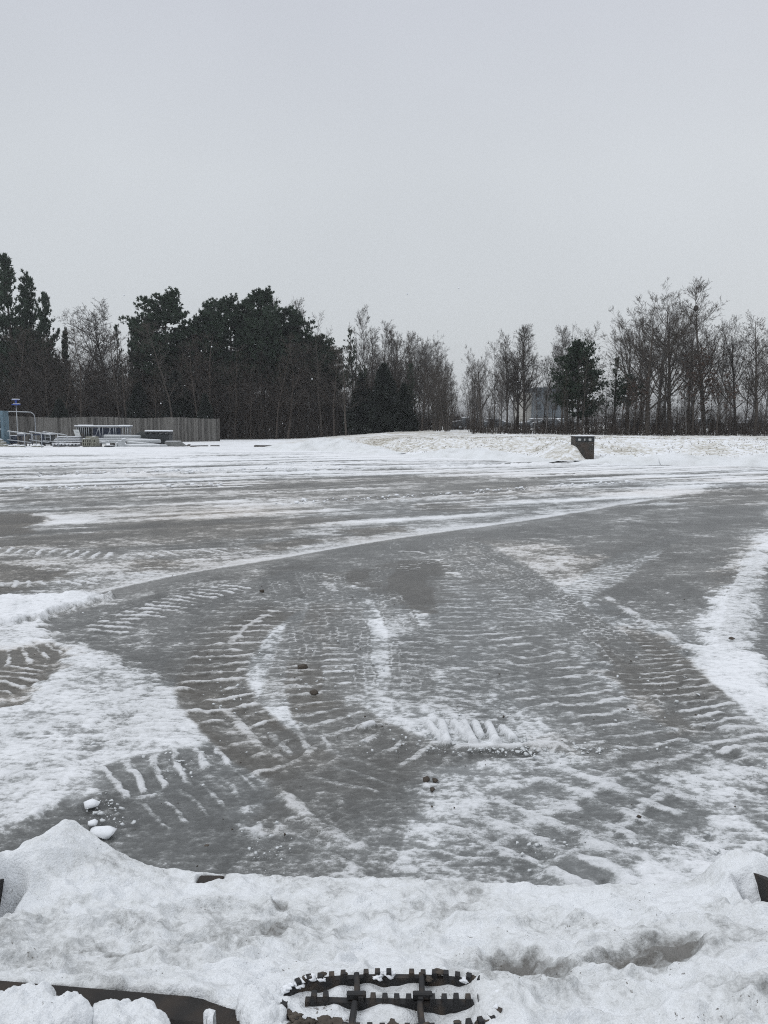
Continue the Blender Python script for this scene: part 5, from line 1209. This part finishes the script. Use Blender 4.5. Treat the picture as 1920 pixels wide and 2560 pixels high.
# corners: snow climbs the side plates
xr = np.interp(GY, [1.2, 1.6, 1.72], [-.905, -.885, -.805]); xq = np.interp(GY, [1.2, 1.55, 1.68], [.925, .90, .865])
ZL += .115 * np.exp(-((GX - xr) / np.interp(GY, [1.5, 1.7], [.05, .085])) ** 2) * sst(1.18, 1.55, GY)
ZL += .04 * np.exp(-((GX + .68) / .12) ** 2) * sst(1.5, 1.74, GY)
ZL += .115 * np.exp(-((GX - xq) / np.interp(GY, [1.45, 1.65], [.05, .08])) ** 2) * sst(1.30, 1.55, GY) + .05 * np.exp(-((GX - .78) / .2) ** 2 - ((GY - 1.25) / .25) ** 2)
lip_ = np.interp(yf - GY, [0, .05, .2], [.12, .35, 1])
ZL += ((fbm(GX * 3.5, GY * 4.5, 4, 211) - .5) * .075 + (fbm(GX * 11, GY * 13, 4, 212) - .5) * .050) * lip_ + (fbm(GX * 34, GY * 38, 4, 213) - .5) * .020
rg_ = 1 - np.abs(fbm(GX * 6, GY * 8, 3, 214) * 2 - 1); ZL += .018 * sst(.80, 1.0, rg_) * lip_
DL = .05 + (fbm(GX * 5, GY * 6, 4, 221) - .5) * .55 + (fbm(GX * 18, GY * 22, 3, 222) - .5) * .45
def pit(cpx, cpy, zz, rx, ry, dep, dirt, rotd=0.0):
    global ZL, DL
    c = gp(cpx, cpy, zz); ca, sa = math.cos(math.radians(rotd)), math.sin(math.radians(rotd))
    xx = (GX - c[0]) * ca + (GY - c[1]) * sa; yy = -(GX - c[0]) * sa + (GY - c[1]) * ca
    ww = (fbm(GX * 12, GY * 12, 3, 231) - .5) * .5
    q = np.sqrt((xx / rx) ** 2 + (yy / ry) ** 2) + ww; m = sst(1.05, .75, q)
    ZL -= dep * m; DL += dirt * sst(1.25, .55, q)
pit(1325, 2400, .61, .066, .10, .018, .36, 30); pit(1270, 2330, .62, .05, .07, .014, .14, 35); pit(1600, 2410, .61, .115, .085, .020, .36, 10); pit(1540, 2445, .62, .035, .02, .012, .30, -20); pit(1690, 2385, .6, .04, .05, .010, .12)
pit(700, 2245, .52, .02, .03, .008, .33, 20); pit(400, 2275, .55, .018, .03, .012, .22); pit(330, 2395, .60, .06, .018, .008, .2, -10); pit(590, 2255, .52, .05, .03, .008, .15); pit(690, 2300, .55, .03, .05, .01, .15); pit(130, 2270, .6, .03, .09, .012, .10); pit(1100, 2260, .5, .10, .04, .010, .10)
# bare cutting edge spot near the left of the lip 
sp = np.maximum(np.abs(GX - c[0]) / .032, np.abs(GY - c[1]) / .018) + .3 * (fbm(GX * 60, GY * 60, 2, 251) - .5); ZL = np.where(GY > c[1] - .03, ZL - .05 * sst(1.1, .85, sp), ZL)
# roll over the lip and behind the back edge, and outside the side plates
ZL -= sst(-.004, .022, GY - yf) * .26
ZL -= sst(.006, -.020, GY - yb) * .30
ZL -= sst(-.90, -.955, GX) * .3; ZL -= sst(.955, 1.01, GX) * .3
gap = sst(-.885, -.87, -GX - 1.74) if False else 0
# the inner face of the left plate is bare low down; right plate shows a rusty corner
ZL -= .16 * sst(-.80, -.85, GX) * sst(-.90, -.87, GX) * np.exp(-((GY - 1.56) / .075) ** 2)
ZL -= .18 * sst(.80, .85, GX) * sst(.90, .87, GX) * np.exp(-((GY - 1.55) / .11) ** 2)
# room for the step: the snow lies lower inside its ring
SXc, SYc = .012, 1.078
ring_q = np.sqrt((np.clip(np.abs(GX - SXc) - .105, 0, 1) / .060) ** 2 + ((GY - SYc) / .055) ** 2)
ins_ = sst(1.05, .80, ring_q)
lvl = .718 - .036 * fbm(GX * 12, GY * 16, 3, 241) + .012 * (fbm(GX * 40, GY * 40, 2, 243) - .5)
near_ = sst(1.9, 1.1, ring_q); ZL = ZL * (1 - near_) + np.minimum(ZL, .7 + .012 * (fbm(GX * 20, GY * 20, 3, 242))) * near_
ZL = ZL * (1 - ins_) + lvl * ins_
mR = sst(.105, .150, GX - SXc) * sst(.24, .19, GX - SXc) * sst(.085, .05, np.abs(GY - SYc + .004)) * np.clip(1.5 * fbm(GX * 30, GY * 30, 3, 245) + .25, 0, 1); ZL += mR * np.clip(.724 - ZL, 0, .06)
mL = sst(-.12, -.165, GX - SXc) * sst(-.24, -.19, GX - SXc) * sst(.03, .0, GY - SYc) * sst(.10, .06, np.abs(GY - SYc)) * np.clip(1.6 * fbm(GX * 34, GY * 34, 3, 246) - .1, 0, 1); ZL += mL * np.clip(.720 - ZL, 0, .06)
hole = sst(1.0, .8, np.sqrt(((GX - SXc + .012) / .036) ** 2 + ((GY - 1.088) / .011) ** 2)); ZL -= .012 * hole
V = np.stack([GX, GY, ZL], 1)
me = np_mesh('snow_load', V, grid_faces(len(sy_), len(sx_)), M_load, True)
attr(me, 'dirt', np.clip(DL, -.2, .7))
tag(link('snow_load', me), 'heap of white and dirt flecked snow filling the loader bucket', 'snow')

# serrated step
st_root = tag(empty('serrated_step', (0, 0, 0)), None, None); st_root.parent = bk; st_root.location = (0, -1.3, -.45)
def strip(path, ztop, hgt, th, pitch=.0185, tooth=.0095, duty=.55, seed=0, skip=0.0):
    """upright strip of plate with square teeth along its top edge"""
    rr = random.Random(seed); P = np.array(path, float); seg = np.hypot(*np.diff(P, axis=0).T); cum = np.concatenate([[0], np.cumsum(seg)]); Ltot = cum[-1]
    us = []; u = 0.0
    while u < Ltot:
        a_ = min(u + pitch * (1 - duty), Ltot); c_ = min(u + pitch, Ltot); us += [(u, a_, 0), (a_, c_, tooth if rr.random() > skip else tooth * .3)]; u += pitch
    m_ = MB(); n_ = max(8, int(Ltot / .006)); uu = np.linspace(0, Ltot, n_ + 1); q = np.stack([np.interp(uu, cum, P[:, 0]), np.interp(uu, cum, P[:, 1])], 1)
    dd = np.gradient(q, axis=0); dd /= np.linalg.norm(dd, axis=1, keepdims=True); nn = np.stack([-dd[:, 1], dd[:, 0]], 1) * th / 2
    V_ = [];
    for i in range(n_ + 1):
        for sg, zz in ((-1, ztop - hgt), (1, ztop - hgt), (1, ztop), (-1, ztop)): V_.append((*(q[i] + sg * nn[i]), zz))
    m_.add(V_, [(4 * i + j, 4 * i + (j + 1) % 4, 4 * i + 4 + (j + 1) % 4, 4 * i + 4 + j) for i in range(n_) for j in range(4)] + [(0, 1, 2, 3), (4 * n_ + 3, 4 * n_ + 2, 4 * n_ + 1, 4 * n_)])
    for u0, u1, tz in us:
        if tz < tooth * .5 or u1 - u0 < 1e-3: continue
        p0 = np.array([np.interp(u0, cum, P[:, 0]), np.interp(u0, cum, P[:, 1])]); p1 = np.array([np.interp(u1, cum, P[:, 0]), np.interp(u1, cum, P[:, 1])])
        d1 = (p1 - p0) / (np.linalg.norm(p1 - p0) + 1e-9); n1 = np.array([-d1[1], d1[0]]) * (th / 2 + .0006); j_ = rr.uniform(.85, 1.1); i_ = d1 * .0012
        m_.add([(*v_, ztop - .004) for v_ in (p0 - n1, p1 - n1, p1 + n1, p0 + n1)] + [(*v_, ztop + tz * j_) for v_ in (p0 - n1 + i_, p1 - n1 - i_, p1 + n1 - i_, p0 + n1 + i_)], [(3, 2, 1, 0), (4, 5, 6, 7), (0, 1, 5, 4), (1, 2, 6, 5), (2, 3, 7, 6), (3, 0, 4, 7)])
    return m_
oval = []
for k in range(73):
    a_ = 2 * math.pi * k / 72; ca, sa = math.cos(a_), math.sin(a_)
    oval.append((SXc + math.copysign(abs(ca) ** .75, ca) * .166, SYc - .004 + math.copysign(abs(sa) ** .62, sa) * .056))
o = strip(oval, .712, .05, .009, seed=1, skip=.08).build('ring', M_step, st_root)
strip([(SXc - .135, SYc + .004), (SXc - .05, SYc + .001), (SXc + .06, SYc - .001), (SXc + .135, SYc - .002)], .711, .035, .011, seed=2, skip=.1).build('tread_bar', M_step, st_root)
for xx, dxx in ((-.055, .008), (.048, -.004)):
    m_ = MB(); m_.box((SXc + xx, SYc + .028, .712), (.009, .050, .016), dxx * 8, bev=.002); m_.box((SXc + xx - .004, SYc - .030, .710), (.009, .050, .016), -dxx * 10, bev=.002); m_.build('cross_bar', M_step, st_root)
for xx in (-.055, .048): MB().box((SXc + xx, SYc + .003, .718), (.030, .009, .012), bev=.002).build('tooth_block', M_step, st_root)
# crusts of mud and snow on the ring
rr_ = random.Random(12)
for k in range(60):
    i = rr_.randrange(72); x_, y_ = oval[i]; s_ = rr_.uniform(.003, .0065)
    if y_ < SYc - .03 and x_ < SXc + .08: s_ *= 1.5
    V, Fc = icoball(rr_, 3, .9, (1.5, 1.1, .7)); V = V * s_ + [x_ + rr_.gauss(0, .003), y_ + rr_.gauss(0, .003), .714 + rr_.uniform(-.006, .006)]
    mud = k % 3 == 0 or y_ < SYc - .03
    link('mud_crust' if mud else 'snow_crust', np_mesh('crust', V, Fc, M_mud if mud else M_snow, True), st_root)

# clumps of snow lying behind the bucket's back edge
def clump(label, blobs, seed):
    """snow lying in a ragged heap: the union of rounded heaps, roughened"""
    B = np.array([b_[0] for b_ in blobs]); Rr = np.array([b_[1] for b_ in blobs]); lo = (B[:, :2] - Rr[:, None] * 1.5).min(0); hi = (B[:, :2] + Rr[:, None] * 1.5).max(0)
    nx = int((hi[0] - lo[0]) / .0022) + 2; ny = int((hi[1] - lo[1]) / .0022) + 2
    gx, gy = np.meshgrid(np.linspace(lo[0], hi[0], nx), np.linspace(lo[1], hi[1], ny)); gx, gy = gx.ravel(), gy.ravel()
    qx = gx + .022 * (fbm(gx * 34, gy * 34, 4, seed) - .5) * 2; qy = gy + .022 * (fbm(gx * 34, gy * 34, 4, seed + 4) - .5) * 2
    z = np.full(len(gx), .50)
    for c, r_ in zip(B, Rr): z = np.maximum(z, c[2] - .3 * r_ + 1.0 * np.sqrt(np.clip(r_ * r_ - (qx - c[0]) ** 2 - (qy - c[1]) ** 2, 0, None)) - .2 * ((qx - c[0]) ** 2 + (qy - c[1]) ** 2 > r_ * r_))
    z += .022 * (fbm(gx * 26, gy * 26, 4, seed + 8) - .5) + .014 * (fbm(gx * 90, gy * 90, 4, seed + 9) - .5)
    Fc = grid_faces(ny, nx); keep = (z[Fc] > .53).any(1); Fc = Fc[keep]; use = np.unique(Fc); re = np.full(len(gx), -1); re[use] = np.arange(len(use)); z = np.maximum(z, .512)
    c0 = np.array([gx[use].mean(), gy[use].mean(), .52]); me = np_mesh('snow_clump', np.stack([gx, gy, z], 1)[use] - c0, re[Fc], M_load, True)
    attr(me, 'dirt', -.05 + .35 * (fbm(gx[use] * 15, gy[use] * 15, 3, seed + 3) - .5)); return tag(link('snow_clump', me, None, c0), label, 'snow clump', 'snow clumps behind the bucket edge')
A_ = lambda px, py, Y_: at(px, py, Y_)
clump('large snow clump at the lower left corner behind the bucket edge', [(A_(30, 2545, 1.03), .050), (A_(92, 2520, 1.045), .036), (A_(-20, 2555, 1.04), .055), (A_(130, 2535, 1.035), .034), (A_(175, 2552, 1.02), .032), (A_(60, 2590, 1.0), .055), (A_(-60, 2590, 1.0), .06)], 3)
clump('smaller ragged snow clump right of the black bracket', [(A_(285, 2548, 1.03), .028), (A_(340, 2556, 1.025), .032), (A_(385, 2570, 1.015), .024), (A_(258, 2522, 1.045), .014), (A_(300, 2575, 1.0), .03), (A_(370, 2585, 1.0), .03)], 5)
clump('tiny snow lump on the black plate under the bucket edge', [(A_(512, 2536, 1.03), .010), (A_(508, 2548, 1.025), .009)], 8)
clump('rusty stained snow lump hanging between the bucket edge and step', [(A_(640, 2530, 1.05), .034), (A_(612, 2516, 1.065), .024), (A_(665, 2556, 1.03), .030)], 9)

# dry grass sprig stuck in the snow near the lip
sp_ = at(412, 2196, 1.785); root = tag(empty('grass_sprig', tuple(sp_)), 'small dry grass sprig stuck in the snow near the bucket lip', 'grass sprig')
m_ = MB()
for k in range(7):
    a_ = rf.uniform(-.9, .9); l_ = rf.uniform(.010, .026); m_.tube([(rf.uniform(-.006, .006), 0, -.006), (math.sin(a_) * l_ * .4, -.002, l_ * .5), (math.sin(a_) * l_ * .9 + rf.uniform(-.004, .004), -.004, l_)], [.0010, .0008, .0003], 4)
m_.build('blades', M_timber, root)

# ------------------------------------------------------------------ loose lumps on the lot
def chunk(label, px, py, w, d, h, seed, mat=M_snow, group=None, name='snow_chunk', cat='snow chunk', jit=.45):
    p = gp(px, py); rng = random.Random(seed); V, Fc = shard(rng, 26); V = V / np.abs(V).max(0) * [w / 2, d / 2, h / 2]; V[:, 2] += h * .22
    return tag(link(name, np_mesh(name, V, Fc, mat, False), None, (p[0], p[1], .01)), label, cat, group)
chunk('largest white snow chunk on bare asphalt near the bucket corner', 262, 2092, .115, .075, .05, 1)
chunk('second white snow chunk, just behind the bucket lip at left', 258, 2146, .07, .05, .04, 2)
chunk('small white snow chunk above the largest one', 232, 2068, .045, .035, .03, 3)
chunk('crushed white snow lumps beside the pile at the white patch tip', 230, 2022, .07, .06, .04, 4)
for k, (px, py, s_) in enumerate([(756, 1674, .075), (784, 1738, .06), (742, 1650, .0)]):
    if s_: chunk(['brown clod lying in the left wheel track', 'brown clod further down the left wheel track'][k], px, py, s_, s_ * .8, s_ * .6, 20 + k, M_mud, None, 'mud_clod', 'mud clod')
for k, (px, py, s_) in enumerate([(1065, 1956, .035), (1088, 1958, .03), (1080, 1982, .03)]):
    chunk(['yellow brown clod, left of three in the foreground', 'yellow brown clod, right of three in the foreground', 'yellow brown clod, nearest of three in the foreground'][k], px, py, s_, s_, s_ * .8, 30 + k, M_mud, None, 'mud_clod', 'mud clod')
for k, (px, py, s_) in enumerate([(655, 1482, .055), (1825, 1590, .05), (1828, 1604, .06), (28, 1508, .10), (62, 1512, .12)]):
    chunk(['dark clod left of centre before the long plow line', 'dark clod in the right tread, farther one', 'dark clod in the right tread, nearer one', 'grey clod on the windrow at the left edge', 'larger pale clod on the windrow at the left'][k], px, py, s_, s_ * .8, s_ * .6, 40 + k, M_mud, None, 'mud_clod', 'mud clod')
def crumbs(name, label, cat, n, seed, mat, gen, s0, s1):
    rng = np.random.default_rng(seed); VV, FF = [], []; nn = 0; rr = random.Random(seed)
    protos = [shard(rr) for _ in range(14)]
    for k in range(n):
        x, y = gen(rng); V, Fc = protos[k % 14]; a_ = rng.uniform(0, 6.28); s_ = s0 + (s1 - s0) * rng.uniform() ** 5
        R_ = np.array([[math.cos(a_), -math.sin(a_), 0], [math.sin(a_), math.cos(a_), 0], [0, 0, 1]]); V = (V * s_) @ R_.T + [x, y, .012 + s_ * .3]; VV.append(V); FF.append(Fc + nn); nn += len(V)
    tag(link(name, np_mesh(name, np.concatenate(VV), np.concatenate(FF), mat, False)), label, cat, kind='stuff')
areas = [((1060, 1860), (1560, 1895), 420), ((1420, 2120), (1880, 2230), 420), ((200, 1985), (330, 2090), 110), ((600, 2060), (760, 2190), 60), ((1300, 2080), (1560, 2200), 130), ((230, 1840), (560, 1960), 200), ((460, 1620), (700, 1850), 140), ((0, 1500), (240, 1550), 120), ((900, 1780), (1300, 1900), 120), ((1500, 1560), (1800, 1900), 120), ((640, 1560), (1100, 1800), 160)]
def gen_snow(rng):
    w = np.array([a_[2] for a_ in areas], float); a_ = areas[rng.choice(len(areas), p=w / w.sum())]
    t = rng.uniform(); c = rng.normal(.5, .26, 2); return gp(a_[0][0] + (a_[1][0] - a_[0][0]) * c[0], min(a_[0][1] + (a_[1][1] - a_[0][1]) * c[1], 2260))
crumbs('snow_crumbs', 'small loose crumbs of snow and ice scattered over the lot', 'snow crumbs', 2600, 5, M_ice, gen_snow, .002, .019)
def gen_dirt(rng): return gp(rng.uniform(-50, 1970), 1420 + 760 * rng.uniform() ** 1.1)
crumbs('dirt_crumbs', 'dark grit and small dirt crumbs scattered over the lot', 'grit', 300, 6, M_mud, gen_dirt, .0025, .012)
def gen_ridge(rng):
    L_ = [((-60, 1196), (1000, 1172)), ((0, 1168), (980, 1157)), ((100, 1186), (900, 1168)), ((-60, 1228), (560, 1214)), ((700, 1262), (1560, 1208))][rng.integers(5)]; t = rng.uniform()
    q = gp(L_[0][0] + (L_[1][0] - L_[0][0]) * t, L_[0][1] + (L_[1][1] - L_[0][1]) * t); return q + rng.normal(0, .22, 2)
crumbs('plow_crumbs', 'lumps of snow along the plow lines across the far lot', 'snow crumbs', 700, 7, M_snow, gen_ridge, .03, .11)

# drifting snowflakes in the air
rng = np.random.default_rng(3); n = 45; V0, F0 = icoball(rf, 1, .2); VV, FF = [], []
for k in range(n):
    Yf = rng.uniform(9, 60); p = at(rng.uniform(-100, 2020), rng.uniform(640, 1100), Yf); s_ = rng.uniform(.006, .012) * (1 + Yf / 40); VV.append(V0 * s_ + p); FF.append(F0 + k * len(V0))
tag(link('snowflakes', np_mesh('snowflakes', np.concatenate(VV), np.concatenate(FF), M_snow)), 'tiny snowflakes drifting in the air before the dark woods', 'snowflakes', kind='stuff')

# ------------------------------------------------------------------ thin winter haze
HAZE = .0005
m = bpy.data.materials.new('winter_haze'); m.use_nodes = True; t = m.node_tree; t.nodes.clear()
o_ = N(t, 'ShaderNodeOutputMaterial'); pv = N(t, 'ShaderNodeVolumePrincipled'); pv.inputs['Color'].default_value = (.9, .93, .97, 1); pv.inputs['Density'].default_value = HAZE
t.links.new(pv.outputs[0], o_.inputs['Volume'])
hz = MB().box((0, 620, 16), (1500, 1800, 38)).build('haze', m); tag(hz, kind='stuff')
